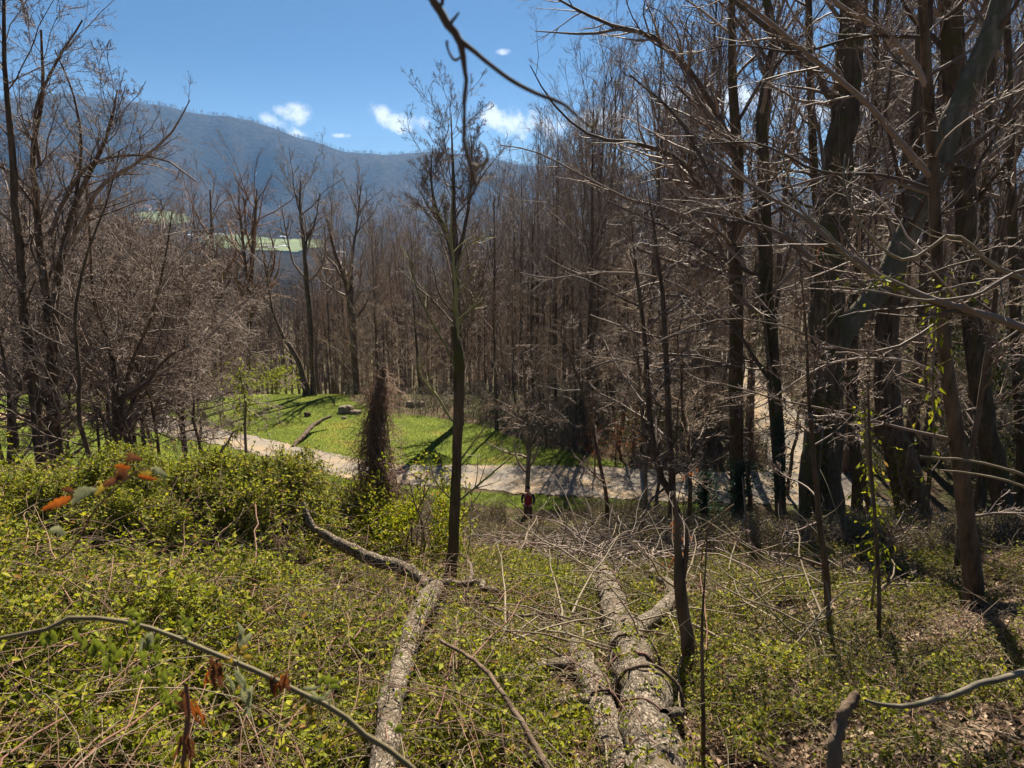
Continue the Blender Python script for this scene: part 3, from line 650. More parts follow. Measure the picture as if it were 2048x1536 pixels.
hero('large_tree', 'dark trunk leaning left close to the right edge of the picture', 'tree',
     [[(2008, 1045, 44), (1992, 940, 38), (1968, 830, 36), (1950, 700, 36), (1938, 540, 36), (1926, 380, 40), (1915, 240, 42), (1905, 80, 42), (1898, -120, 38)]], 20.5, bm='bark_moss', sides=14, n=24, spec=sc(NEAR, n=12, t0=.4, ratio=.25, rr=.3))
hero('bare_tree', 'dead slim trunk with clinging rusty leaves right of the large fallen log', 'tree',
     [[(1386, 1345, 26), (1372, 1250, 26), (1360, 1180, 24), (1356, 1100, 15), (1352, 1020, 8), (1346, 990, 4)], [(1360, 1190, 14), (1372, 1110, 10), (1374, 1060, 5)]], 8.6, spec=[], bm='bark', sides=10)
hero('sapling', 'slim dark sapling on the littered slope before the largest tree', 'tree', [[(1666, 1245, 15), (1650, 1130, 13), (1638, 1040, 11), (1628, 920, 10), (1618, 800, 7), (1612, 660, 5), (1600, 520, 3)]], 12.5, spec=sc(UND, n=9, ratio=.22, rmin=.007))
hero('sapling', 'thin dark upright sapling on the right slope below the rough trunk', 'tree', [[(1412, 1520, 9), (1406, 1400, 8), (1404, 1260, 6), (1408, 1180, 4), (1415, 1060, 2.5)]], 5.6, spec=[])
hero('sapling', 'slim leaning sapling crossing the two right hand trunks', 'tree', [[(1915, 1150, 14), (1930, 980, 12), (1958, 820, 11), (1985, 640, 10), (2000, 500, 8), (2020, 380, 6)]], 13.5, spec=sc(UND, n=8, ratio=.25, rmin=.007))
hero('sapling', 'grey dead sapling stem standing on the slope left of the vine leaves', 'tree', [[(1762, 1290, 9), (1758, 1180, 8), (1752, 1060, 7), (1740, 900, 6), (1736, 760, 4)]], 11, spec=sc(UND, n=6, ratio=.2, rmin=.006))
for i, (q, Y, lb) in enumerate([([(1716, 1000, 22), (1706, 860, 20), (1702, 700, 19), (1716, 500, 17), (1745, 300, 15), (1752, 80, 12), (1750, -80, 10)], 24, 'dim grey trunk directly behind the largest tree on its right'),
                   ([(1642, 980, 20), (1640, 700, 19), (1636, 480, 17), (1622, 200, 15), (1615, -60, 12)], 26, 'straight trunk rising directly behind the left side of the largest tree'),
                   ([(1965, 960, 20), (1972, 700, 18), (1968, 500, 17), (1975, 300, 15), (1990, -60, 12)], 27, 'straight grey trunk behind the leaning trunk at the right edge'),
                   ([(2040, 980, 22), (2032, 700, 20), (2024, 400, 17), (2010, -50, 14)], 25, 'last straight trunk at the very right edge')]):
    hero('bare_tree', lb, 'tree', [q], Y, bm='bark_moss', spec=sc(NEAR, n=12, t0=.4, ratio=.25))

# long pale branches hanging into the right side from trees outside the picture
def branch(name, label, cat, line, tm='twig', spec=LIMB, sides=7, group=None, parts=False):
    K = Geo(); T = Geo(); pts = []
    for q in line:
        p = at(q[0], q[1], q[3]); dep = p[1]*math.cos(PITCH)-p[2]*math.sin(PITCH); pts.append([*p, q[2]*.5*dep/F])
    L = smooth_line(np.array(pts), 22); L[1:-1, :3] += rng.normal(size=(20, 3))*.2*L[1:-1, 3:4]; loc = L[0, :3].copy()
    T.tubes(L[:, :3]-loc, L[:, 3], sides, rough=.1)
    e = thing(name, label, cat, loc, group); T.obj('stem', M[tm], e)
    if spec:
        crown(L[None, :, :3]-loc, L[None, :, 3], spec, K); K.obj('twigs', M[tm], e)
    return e, L, loc
SPB = [dict(n=10, t0=.15, t1=.95, ang=(20, 50), ratio=.28, N_=8, wander=.13, up=.03, rr=.45, rmin=.0025, sides=4, fall=.3),
       dict(n=5, t0=.15, t1=.98, ang=(25, 55), ratio=.4, N_=5, wander=.18, up=.02, rr=.6, rmin=.0018, sides=3)]
branch('branch', 'long dark branch entering from the right edge and rising to the upper left', 'branch', [(2140, 690, 18, 5.4), (1990, 635, 16, 5.6), (1880, 605, 14, 5.8), (1780, 560, 12, 6), (1690, 505, 10, 6.2), (1600, 430, 8, 6.4), (1526, 386, 6, 6.6), (1440, 320, 5, 6.8), (1348, 225, 3, 7)], 'twig', SPB)
branch('branch', 'pale arching branch crossing the upper half of the leaning tree', 'branch', [(2150, 590, 10, 5), (2000, 540, 9, 5.1), (1900, 470, 7, 5.2), (1820, 520, 6.5, 5.3), (1714, 438, 6, 5.4), (1687, 359, 4, 5.5), (1690, 308, 3, 5.6)], 'straw', SPB[:1])
branch('branch', 'pale kinked twig curling up before the crooked trunk', 'branch', [(1800, 580, 7, 6), (1707, 525, 6, 6), (1650, 460, 5, 6.1), (1608, 427, 4.5, 6.2), (1577, 355, 4, 6.3), (1563, 300, 3, 6.3)], 'straw', SPB[:1])
branch('branch', 'slim pale branch entering at the right edge below the long dark branch', 'branch', [(2150, 560, 8, 4.4), (2048, 540, 7, 4.5), (1950, 590, 6.5, 4.6), (1850, 600, 6, 4.7), (1760, 585, 4, 4.8), (1680, 575, 3, 4.9)], 'twig', SPB[:1])
branch('branch', 'pale wand arching over the leafy slope at the right edge', 'branch', [(2120, 985, 7, 4), (2048, 950, 6, 4), (1960, 925, 5, 4.1), (1840, 912, 4, 4.2)], 'straw', None)
branch('branch', 'second pale wand arching lower at the right edge', 'branch', [(2120, 1010, 7, 4), (2010, 960, 5, 4.1), (1930, 945, 4, 4.2), (1880, 940, 3, 4.2)], 'straw', None)
branch('branch', 'grey arched branch lying low in the bottom right corner', 'branch', [(2150, 1330, 12, 3.4), (2048, 1346, 13, 3.3), (1960, 1368, 12, 3.2), (1890, 1394, 12, 3.15), (1780, 1412, 9, 3.1), (1730, 1400, 6, 3.1)], 'bark_pale', None, 10)
branch('branch', 'thick dark curved stick standing up at the bottom right', 'branch', [(1668, 1640, 30, 2.6), (1666, 1536, 28, 2.7), (1672, 1470, 27, 2.75), (1690, 1420, 24, 2.8), (1716, 1390, 20, 2.85)], 'bark', None, 10)
branch('branch', 'long thin pale stem arching down the littered slope at right', 'branch', [(1330, 1225, 4, 6.5), (1430, 1270, 5, 6), (1520, 1330, 6, 5.4), (1610, 1372, 6, 4.9), (1700, 1405, 7, 4.5)], 'straw', SPB[:1])
branch('branch', 'slender dark twig slanting across the bottom beside the left log', 'branch', [(880, 1280, 7, 4.2), (960, 1330, 9, 3.8), (1020, 1410, 11, 3.4), (1075, 1500, 13, 3.1), (1110, 1570, 14, 2.9)], 'bark', None, 8)

# --- the blurred twig hanging in from the top
e, L, loc = branch('hanging_twig', 'dark out of focus twig hanging from the top edge against the sky', 'twig', [(835, -60, 16, .8), (880, 22, 18, .8), (905, 55, 17, .8), (922, 92, 15, .8), (932, 150, 9, .8), (930, 210, 8, .8), (930, 290, 8, .8), (945, 345, 7, .8), (952, 378, 6, .8), (925, 402, 4, .8)], 'bark', None, 8)
def sub_twig(line, m, nm):
    pts = []
    for q in line:
        p = at(q[0], q[1], .8); dep = p[1]*math.cos(PITCH)-p[2]*math.sin(PITCH); pts.append([*(p-loc), q[2]*.5*dep/F])
    Lx = smooth_line(np.array(pts), 16); Geo().tubes(Lx[:, :3], Lx[:, 3], 8).obj(nm, M[m], e)
sub_twig([(915, 78, 13), (935, 92, 11), (975, 125, 9), (1030, 165, 9), (1080, 190, 8), (1130, 210, 7), (1160, 238, 5), (1178, 250, 4)], 'bark', 'side_twig')
sub_twig([(1170, 250, 5), (1185, 252, 7), (1195, 240, 6), (1194, 222, 3)], 'straw', 'dry_tendril')
sub_twig([(943, 328, 5), (960, 332, 7), (974, 318, 7), (972, 298, 5), (957, 282, 3)], 'straw', 'dry_tendril')
sub_twig([(924, 112, 5), (910, 120, 6), (900, 108, 5), (894, 88, 6), (894, 82, 8)], 'bark', 'side_twig')
sub_twig([(884, 10, 8), (888, -40, 6)], 'bark', 'side_twig'); sub_twig([(900, 48, 8), (918, 25, 4)], 'bark', 'side_twig')

# --- scattered forest
G_B = 'bare trees in the wood beyond the lawn'; G_C = 'bare trees in the wood behind the drive'; G_R = 'bare trees on the right hand slope'
def condA(x, y):
    px = pxof(x, y); return -200 < px < 1000
def condB(x, y):
    px = pxof(x, y); return 980 < px < 1480
def condR(x, y):
    px = pxof(x, y); return 1440 < px < 2300
nA = scatter(95, (-75, 4), (63, 120), 'bare_tree', 'slender bare tree in the brown wood beyond the lawn', G_B, PR+PR_R, 2.6, condA)
nB = scatter(74, (-2, 34), (42, 110), 'bare_tree', 'tall bare tree in the dense wood behind the gravel drive', G_C, PR, 1.9, condB)
nR = scatter(56, (9, 75), (34, 100), 'bare_tree', 'tall bare tree deep in the wood on the right hand slope', G_R, PR, 2.0, condR)
nR2 = scatter(12, (14, 34), (20, 34), 'bare_tree', 'tall bare tree deep in the wood on the right hand slope', G_R, PR, 2.2, lambda x, y: pxof(x, y) > 1850)
print('trees', nA, nB, nR, nR2)

# slim young trees, twiggy to the ground, between the tall ones
YT = [dict(n=22, t0=.15, t1=.99, ang=(22, 55), ratio=.34, N_=8, wander=.18, up=.07, rr=.5, rmin=.012, sides=4, fall=.25),
      dict(n=7, t0=.15, t1=.98, ang=(25, 60), ratio=.45, N_=5, wander=.2, up=.05, rr=.6, rmin=.009, sides=3), dict(n=5, t0=.1, t1=.98, ang=(25, 60), ratio=.5, N_=4, wander=.22, up=.05, rr=.7, rmin=.008, sides=3)]
YP = make_protos(4, YT, h=(9, 10), r=(.06, .08), tm='twig_tan', wob=.02, lean=.03)
def young(n, xr, yr, c0, c1, label, group):
    k = 0
    for _ in range(n*40):
        if k >= n: break
        x = random.uniform(*xr); y = random.uniform(*yr)
        if not (c0 < pxof(x, y) < c1) or not clear(x, y) or not free(x, y, 1.1): continue
        label, group = zone(x, y, 'thin young tree'); placed.append((x, y)); plant('young_tree', label, 'tree', group, random.choice(YP), (x, y, float(H(x, y))), random.uniform(5, 12), wide=random.uniform(.9, 1.3), tilt=.08); k += 1
young(80, (-70, 4), (62, 105), -100, 1000, 'thin young twiggy tree among the tall trunks beyond the lawn', 'thin young trees beyond the lawn')
young(80, (-2, 45), (42, 95), 960, 2100, 'thin young twiggy tree among the tall trunks behind the drive', 'thin young trees behind the drive')
# wispy understory trees across the centre right (wide flat sprays)
US = make_protos(4, UND, tm='twig_tan', h=(7, 9), r=(.05, .08), wob=.03, lean=.08)
for (px, Y, h) in [(1130, 44, 9), (1180, 41, 10), (1235, 42, 11), (1290, 43, 12), (1345, 41, 12), (1400, 42, 12), (1440, 40, 13), (1230, 52, 12), (1080, 50, 9), (1320, 30.5, 9), (1420, 30, 10), (1510, 30.5, 11), (1385, 24, 9), (1580, 33, 10), (1620, 30, 12), (1760, 26, 11), (1870, 24, 10), (1990, 22, 9)]:
    p = at(px, 900, Y); x, y = float(p[0]), float(Y); lb, gp = zone(x, y, 'wiry understory tree'); plant('understory_tree', lb, 'tree', gp, random.choice(US), (x, y, float(H(x, y))), h, wide=1.15)

# thicket of tangled shrubs at left
TG = [dict(n=21, t0=.38, t1=.98, ang=(30, 80), ratio=.5, N_=9, wander=.26, up=.05, rr=.5, rmin=.012, sides=4, fall=.4),
      dict(n=8, t0=.1, t1=.98, ang=(30, 75), ratio=.42, N_=6, wander=.32, up=.0, rr=.6, rmin=.008, sides=3),
      dict(n=7, t0=.1, t1=.98, ang=(30, 75), ratio=.42, N_=5, wander=.36, up=-.02, rr=.7, rmin=.006, sides=3),
      dict(n=4, t0=.1, t1=.95, ang=(30, 75), ratio=.5, N_=4, wander=.4, up=.0, rr=.8, rmin=.005, sides=3)]
SH = make_protos(3, TG, h=(7, 8), r=(.05, .075), tm='twig', wob=.05, lean=.1)
TL = ['tangled shrub just right of the forked dark tree', 'tangled shrub above the short crooked tree', 'tangled shrub between the crooked tree and the drive bend', 'tangled shrub whose crown hides the drive bend', 'tangled shrub above the far end of the gravel drive', 'rightmost near tangled shrub by the lawn', 'taller tangled shrub behind the crooked tree', 'tall tangled shrub with its top below the upper pasture', 'tangled shrub with its top against the brown roofed house',
      'tangled shrub between the two leftmost trunks', 'tangled shrub at the very left edge', 'tall tangled shrub behind the forked dark tree', 'farthest right tangled shrub before the rusty crowned tree', 'lowest tangled shrub near the drive bend', 'small tangled shrub beside the crooked tree', 'small tangled shrub beside the forked dark tree']
for (px, Y, h) in [(150, 23, 10.4), (205, 22, 10), (255, 24, 10.6), (300, 22.5, 9.6), (345, 24, 10), (385, 23, 9), (190, 27, 11.6), (280, 28, 11.2), (350, 29, 10.9), (60, 25, 11), (0, 23, 11), (110, 28, 11.8), (410, 28, 9.8), (330, 20.5, 8.8), (235, 25, 9.2), (170, 25, 9)]:
    tl = tl[1:] if px != 150 or Y != 23 else TL; p = at(px, 900, Y); x, y = p[0], Y; plant('tangled_shrub', tl[0], 'shrub', 'tangled shrubs at the left', random.choice(SH), (x, y, float(H(x, y))), h, wide=.95)

# distant wood as one mass
def far_wood():
    n = 1500; az = rng.uniform(R(-42), R(42), n*2); r = np.exp(rng.uniform(np.log(104), np.log(560), n*2)); x = np.sin(az)*r; y = np.cos(az)*r
    keep = (y > 98)
    x, y = x[keep][:n], y[keep][:n]; n = len(x); z = H(x, y); r = np.hypot(x, y)
    h = rng.uniform(14, 21, n)+sst(.05, .4, np.arctan2(x, y))*6; 
    K = Geo(); u = np.linspace(0, 1, 4)
    P = np.stack([x[:, None]+rng.normal(size=(n, 4))*.25, y[:, None]+rng.normal(size=(n, 4))*.25, z[:, None]+h[:, None]*u], -1)
    rr = (.2+r*.0003)[:, None]*(1-.8*u)[None]; K.tubes(P, rr, 4)
    P1, R1 = kids(P, rr, 18, .2, .99, (18, 48), .33, 4, .14, .08, .5, .032, fall=.25); R1 = R1*1.0; K.tubes(P1, R1, 3)
    P2, R2 = kids(P1, R1, 6, .15, .98, (25, 60), .45, 3, .18, .08, .6, .028); K.tubes(P2, R2, 3)
    o = K.obj('distant_wood', M['twig_far']); tag(o, 'brown mass of bare distant trees filling the hollow beyond the wood', 'woodland', kind='stuff')
far_wood()
def ridge_trees():
    n = 2600; az = rng.uniform(R(-45), R(45), n); r = RIDGE+rng.normal(size=n)*55-10; x = np.sin(az)*r; y = np.cos(az)*r; z = H(x, y); h = rng.uniform(9, 20, n)
    K = Geo(); u = np.linspace(0, 1, 3); P = np.stack([x[:, None]+u*0, y[:, None]+u*0, z[:, None]+h[:, None]*u], -1); rr = np.full((n, 3), .5)*(1-.7*u); K.tubes(P, rr, 3)
    P1, R1 = kids(P, rr, 12, .3, .99, (20, 50), .4, 3, .15, .1, .7, .3); K.tubes(P1, R1, 3)
    tag(K.obj('ridge_wood', M['twig_far']), 'fringe of tiny bare trees along the mountain skyline', 'woodland', kind='stuff')
ridge_trees()
# ================================================================== FALLEN WOOD
def logpts(line, off=.12):
    pts = []
    for q in line:
        o = q[3] if len(q) > 3 else off
        p = on(q[0], q[1], o); dep = p[1]*math.cos(PITCH)-p[2]*math.sin(PITCH); pts.append([*p, q[2]*.5*dep/F])
    return np.array(pts)
def fallen(name, label, cat, line, side=(), off=.12, sides=20, vines=0, group=None, n=44, m='log'):
    L = smooth_line(logpts(line, off), n); L[:, :3] += np.stack([fbm(np.arange(n)*.35, np.full(n, k*7.+line[0][0]), 3, 3)-.5 for k in range(3)], -1)*L[:, 3:4]*.9
    L[:, 3] *= 1+(fbm(np.arange(n)*.4, np.full(n, line[0][1]*1.), 3, 9)-.5)*.35
    loc = L[0, :3].copy(); e = thing(name, label, cat, loc, group)
    G = Geo().tubes(L[:, :3]-loc, L[:, 3], sides, rough=.17, cap=True); G.obj('trunk', M[m], e)
    for s in side:
        S = smooth_line(logpts(s, off), 26); S[1:, :3] += (rng.random((25, 3))-.5)*S[1:, 3:4]*.5
        Geo().tubes(S[:, :3]-loc, S[:, 3], 12, rough=.12).obj('limb', M[m], e)
    return e, L, loc
_, L1, l1 = fallen('fallen_log', 'pale grey forked log lying up the slope in the left foreground', 'log',
       [(766, 1640, 64), (768, 1536, 56), (774, 1420, 50), (800, 1330, 44), (828, 1250, 40), (858, 1195, 38), (868, 1176, 32)],
       side=[[(868, 1180, 32), (846, 1160, 22, .5), (815, 1137, 26, .6), (765, 1125, 26, .65), (700, 1098, 24, .7), (655, 1075, 20, .7), (622, 1052, 15, .7), (606, 1005, 9, .8)],
             [(868, 1182, 30), (885, 1168, 20, .5), (915, 1168, 15, .5), (945, 1165, 13, .5), (968, 1178, 12, .5), (995, 1185, 10, .4), (1010, 1210, 6, .2)],
             [(940, 1172, 10, .45), (943, 1150, 8, .5), (936, 1120, 4, .6)]], off=.42)
_, L2, l2 = fallen('fallen_log', 'largest fallen trunk wrapped in dead vines running down the slope at centre right', 'log',
       [(1330, 1660, 160), (1318, 1560, 132), (1300, 1470, 110), (1285, 1400, 92), (1270, 1330, 78), (1250, 1262, 66), (1228, 1215, 54), (1214, 1172, 40), (1203, 1135, 26)],
       side=[[(1262, 1265, 40), (1290, 1243, 32), (1325, 1225, 32), (1348, 1198, 30), (1352, 1170, 26), (1338, 1166, 20), (1310, 1140, 18), (1285, 1115, 17), (1262, 1098, 13), (1240, 1093, 10), (1205, 1076, 7), (1160, 1062, 4)],
             [(1205, 1190, 22), (1190, 1160, 20), (1178, 1138, 16), (1168, 1120, 12), (1160, 1090, 7)],
             [(1330, 1430, 24, .35), (1352, 1424, 17, .3), (1362, 1432, 14, .05)]], off=.19, sides=28, n=80)
_, L3, l3 = fallen('fallen_log', 'shorter rough fallen log with stub branches just left of the largest one', 'log',
       [(1285, 1660, 90), (1252, 1540, 74), (1222, 1450, 62), (1205, 1400, 56), (1178, 1345, 48), (1160, 1300, 40), (1138, 1262, 32), (1122, 1225, 22)],
       side=[[(1165, 1325, 30), (1130, 1328, 26), (1095, 1332, 22), (1055, 1340, 14), (1030, 1345, 8)], [(1195, 1402, 30), (1150, 1402, 24), (1100, 1412, 20), (1050, 1425, 12), (1000, 1430, 7)]], off=.1)
fallen('fallen_branch', 'grey limb lying crosswise behind the left forked log', 'log', [(545, 1325, 10), (600, 1338, 18), (680, 1344, 22), (770, 1350, 24), (830, 1360, 18)], off=.05)
fallen('fallen_branch', 'dead grey stick arching over the green patch between the two logs', 'branch', [(880, 1120, 6), (930, 1100, 8), (965, 1105, 9), (1000, 1092, 8), (1040, 1088, 6), (1080, 1105, 3)], off=.25, sides=8)
fallen('fallen_branch', 'long thin cane lying between the left log and the central log', 'branch', [(930, 1180, 4), (985, 1215, 6), (1040, 1232, 6), (1100, 1228, 5), (1150, 1240, 4), (1230, 1340, 3)], off=.3, sides=8, m='log')
fallen('fallen_branch', 'short weathered limb lying behind the top of the brush pile', 'branch', [(1272, 1075, 8), (1284, 1095, 10), (1296, 1118, 12), (1330, 1135, 10)], off=.1, sides=8)
fallen('fallen_branch', 'pale dead branch lying across the slope right of the rusty leaves', 'branch', [(1360, 1105, 5), (1405, 1085, 6), (1445, 1065, 6), (1480, 1062, 4), (1500, 1040, 3)], off=.2, sides=8)
fallen('fallen_branch', 'dark stub of broken wood poking up before the leaf covered slope at left', 'branch', [(585, 895, 9, .0), (610, 868, 10, .35), (635, 845, 8, .6), (662, 832, 5, .85)], off=.3, sides=8, m='bark')
# dead vines wound round the biggest log
def wrap(L, lab, k, t0, t1, nm='dead_vine'):
    for q in range(k):
        c = t0+(t1-t0)*q/max(1, k-1); i = int(c*(len(L)-3)); P0 = L[i, :3]; T = nrm(L[i+1, :3]-L[i, :3]); r = L[i, 3]
        A = nrm(np.cross(T, [0, 0, 1.])); B = np.cross(A, T); B = B if B[2] > 0 else -B
        a = np.linspace(R(-15), R(200), 16)[:, None]; sl = random.uniform(-1.6, 1.6)*r
        rv = random.uniform(.006, .014)
        P = P0+(A*np.cos(a)+B*np.sin(a))*(r*1.03+rv)+T*np.linspace(-sl, sl, 16)[:, None]+rng.normal(size=(16, 3))*.006
        P[0, 2] -= .05; loc = P[0].copy()
        o = Geo().tubes(P-loc, np.full(16, rv), 6).obj(nm, M['bark'] if q % 2 else M['cane'], None); o.location = loc
        tag(o, lab, 'vine', 'dead vines looped over the logs')
wrap(L2, 'dead brown vine stem looped over the largest fallen trunk', 16, .12, .9)
wrap(L3, 'dead brown vine stem looped over the shorter fallen log', 5, .1, .9)

# ================================================================== UNDERGROWTH
def sectors(n, r0, r1, a0=-46, a1=46, p=0.0):
    """points on the slope in front of the camera, denser near: area density ~ 1/r**(1-p)"""
    u = rng.random(n); r = r0+(r1-r0)*u if p == 0 else (r0**(1+p)+(r1**(1+p)-r0**(1+p))*u)**(1/(1+p))
    a = rng.uniform(R(a0), R(a1), n); return np.sin(a)*r, np.cos(a)*r, r
def outside(x, y):
    b = np.ones(x.shape, bool)
    for p in (LAWN, LAWN_L, PATH, ROAD): b &= ~in_poly(x, y, p)
    return b
def log_dist(x, y):
    d = np.full(x.shape, 9.)
    for L in (L1, L2, L3):
        for q in L[::3]: d = np.minimum(d, np.hypot(x-q[0], y-q[1])-q[3])
    return d
def sprigs(G, x, y, z, n_leaf, stem_len, leaf_len, upw=.5, wr=.5, S=None, srad=.0016, jit=.4):
    k = len(x); size = (1 if np.isscalar(leaf_len) else 1)
    d = nrm(np.stack([rng.normal(size=k)*.8, rng.normal(size=k)*.8, np.full(k, upw)+rng.random(k)*.6], -1)); base = np.stack([x, y, z], -1)
    ss = rng.uniform(.6, 1.4, k); stem_len = np.broadcast_to(stem_len, (k,))*ss; leaf_len = np.broadcast_to(leaf_len, (k,))*ss
    bend = nrm(rng.normal(size=(k, 3)))*.35
    perp = nrm(np.cross(d, rng.normal(size=(k, 3)))); oth = np.cross(d, perp)
    for j in range(n_leaf):
        t = (j//2+1)/(n_leaf//2+.5); s_ = 1 if j % 2 else -1
        a = rng.normal(size=k)[:, None]*.5+(j//2 % 2)*1.57; sd = (perp*np.cos(a)+oth*np.sin(a))*s_
        pos = base+(d*t+bend*t*t)*stem_len[:, None]
        ld = nrm(d*.45+sd+rng.normal(size=(k, 3))*jit*.5); nn = nrm(np.array([0, 0, 1.])+rng.normal(size=(k, 3))*jit)
        G.leaves(pos, ld, nn, leaf_len*rng.uniform(.55, 1.15, k)*(1-.35*t*(j >= n_leaf-2)), leaf_len*wr*rng.uniform(.7, 1.15, k), .15, .12)
    if S is not None:
        P = np.stack([base+(d*t+bend*t*t)*stem_len[:, None] for t in (-.15, .5, 1.0)], 1); S.tubes(P, np.full((k, 3), 1.)*srad*(1+np.hypot(x, y)/10)[:, None], 3)
def bank(x, y):      # how leafy: the left bank and the left foreground
    return np.clip(sst(-1.9, -3.2, x)+sst(.6, -1.0, x)*sst(8.5, 5.5, y)*.7, 0, 1)
def hcan(x, y):
    b = bank(x, y); return .08+.5*b*sst(.3, .75, fbm(x*1.3, y*1.3, 3, 71))+.25*sst(5, 12, y)*b
thick = Geo(); stems = Geo()
x, y, r = sectors(170000, 2.2, 17, -47, 12, .55)
b = bank(x, y); dn = fbm(x*2.2, y*2.2, 3, 81)
ld = log_dist(x, y)
k = (rng.random(len(x)) < b*np.clip((dn-.4)*12, .04, 1)) & outside(x, y) & (ld > .02) & (y < 15.5)
x, y, r = x[k], y[k], r[k]; hh = hcan(x, y)*(.35+.9*sst(.38, .62, fbm(x*2.2, y*2.2, 3, 81)))*sst(-.1, .8, log_dist(x, y)); f = 1-rng.random(len(x))**2*.9
sprigs(thick, x, y, H(x, y)+hh*f, 6, .12+.003*r, .038+.0022*r, S=stems)
xs, ys, rs = sectors(9000, 3.5, 15.5, -47, 6, .4); k = (rng.random(len(xs)) < bank(xs, ys)*.5) & outside(xs, ys); xs, ys, rs = xs[k], ys[k], rs[k]
sprigs(thick, xs, ys, H(xs, ys)+hcan(xs, ys)*.8, 12, rng.uniform(.2, .6, len(xs)), .05+.0015*rs, upw=1.3, S=stems)
o = thick.obj('honeysuckle_thicket', M['leaf']); tag(o, 'glossy green honeysuckle smothering the bank at left', 'undergrowth', kind='stuff')
print('thicket', len(x))
# big mound of the bank reaches further right round the snag
cover = Geo()
x, y, r = sectors(150000, 2.2, 22, -30, 47, .5)
dn = fbm(x*1.3, y*1.3, 4, 91); b = bank(x, y); ld = log_dist(x, y)
cen = np.exp(-((x-.6)/2.6)**2)*sst(22, 13, y)
lim = (np.exp(-((x+.2)/1.4)**2-((y-10.6)/2.2)**2)*1.2+np.exp(-((x+1.9)/1.3)**2-((y-11.5)/2.5)**2)*1.3)
k = (rng.random(len(x)) < (1-b)*np.clip((dn-.55+cen*.06+lim*.3)*12, .02, 1)*(1-.3*sst(9, 6, y))*(.35+.65*cen+lim)*np.clip((fbm(x*4, y*4, 2, 5)-.35)*6, .15, 1)) & outside(x, y) & (ld > -.02)
x, y, r = x[k], y[k], r[k]; f = rng.random(len(x)); lm = (np.exp(-((x+.2)/1.4)**2-((y-10.6)/2.2)**2)+np.exp(-((x+1.9)/1.3)**2-((y-11.5)/2.5)**2))
sprigs(cover, x, y, H(x, y)+.03+(.16+.3*lm)*f*sst(-.1, .5, log_dist(x, y)), 6, .10+.003*r, .034+.0022*r, S=stems)
for L, c0, c1, nn in ((L2, .02, .3, 110), (L2, .3, 1, 50), (L3, 0, 1, 60), (L1, .3, .8, 14)):
    i = (rng.uniform(c0, c1, nn)*(len(L)-1)).astype(int); a = rng.uniform(-1.3, 1.3, nn); kx = fbm(i*.35, a*1.2, 2, 77) > .47; i, a = i[kx], a[kx]
    T = nrm(L[np.minimum(i+1, len(L)-1), :3]-L[np.maximum(i-1, 0), :3]); A = nrm(np.cross(T, [0, 0, 1.])); B = np.cross(A, T); B *= np.sign(B[:, 2:3]); q_ = L[i, :3]+(A*np.sin(a)[:, None]+B*np.cos(a)[:, None])*L[i, 3:4]*1.02
    sprigs(cover, q_[:, 0], q_[:, 1], q_[:, 2], 6, .09, .045, S=stems)
o = cover.obj('honeysuckle_cover', M['leaf_lime'] if False else M['leaf']); tag(o, 'loose leafy cover of honeysuckle between and beyond the fallen logs', 'undergrowth', kind='stuff')
print('cover', len(x))
ivy = Geo()
x, y, r = sectors(130000, 2.4, 27, -4, 47, .6)
dn = fbm(x*.7, y*.7, 4, 101); ld = log_dist(x, y)
k = (rng.random(len(x)) < np.clip((dn-.52)*9, .04, 1)*.8*sst(-.5, 1.2, x)*np.clip((fbm(x*3, y*3, 2, 15)-.35)*6, .15, 1)) & outside(x, y) & (ld > 0)
x, y, r = x[k], y[k], r[k]
sprigs(ivy, x, y, H(x, y)+.02+.12*rng.random(len(x))*(1+r*.06), 4, .08+.004*r, .03+.0022*r, S=stems)
o = ivy.obj('ground_ivy', M['leaf_ivy']); tag(o, 'patchy dark green ground cover over the litter of the right slope', 'undergrowth', kind='stuff')
o = stems.obj('thicket_stems', M['straw']); tag(o, 'thin tan stems woven through the leafy undergrowth', 'undergrowth', kind='stuff')
# taller brush on the lower slope before the drive
brush = Geo(); bst = Geo()
x, y, r = sectors(60000, 15, 31.5, -15, 47, .8)
k = (rng.random(len(x)) < np.clip((fbm(x*.5, y*.5, 3, 111)-.3)*4, .1, 1)) & outside(x, y) & (y < 31.2)
k &= ~((np.abs(x/y-.035) < .045) & (y > 24))
k &= (x/y > -.2) | (rng.random(len(x)) < .12)
x, y, r = x[k], y[k], r[k]; hb_ = rng.uniform(.15, .95, len(x))*(.35+.65*fbm(x*.4, y*.4, 2, 5))*(1-.55*((x/y < .12) & (x/y > -.12)))
sprigs(brush, x, y, H(x, y)+hb_, 6, .26, .055, upw=1.2, S=None, jit=.6)
z = H(x, y); P = np.stack([np.stack([x+rng.normal(size=len(x))*.12*t, y+rng.normal(size=len(x))*.12*t, z+(hb_+.25)*t], -1) for t in (0, .5, 1)], 1)
bst.tubes(P, np.tile(np.array([[.008, .006, .003]]), (len(x), 1)), 3); P1, R1 = kids(P[::2], np.full((len(P[::2]), 3), .006), 3, .3, .95, (25, 70), .5, 4, .3, .03, .8, .003); bst.tubes(P1, R1, 3)
tag(brush.obj('brush_foliage', M['leaf_brush']), 'dull green leafy brush covering the lower slope before the drive', 'undergrowth', kind='stuff')
tag(bst.obj('brush_twigs', M['twig']), 'grey brown twiggy brush covering the lower slope before the drive', 'undergrowth', kind='stuff')
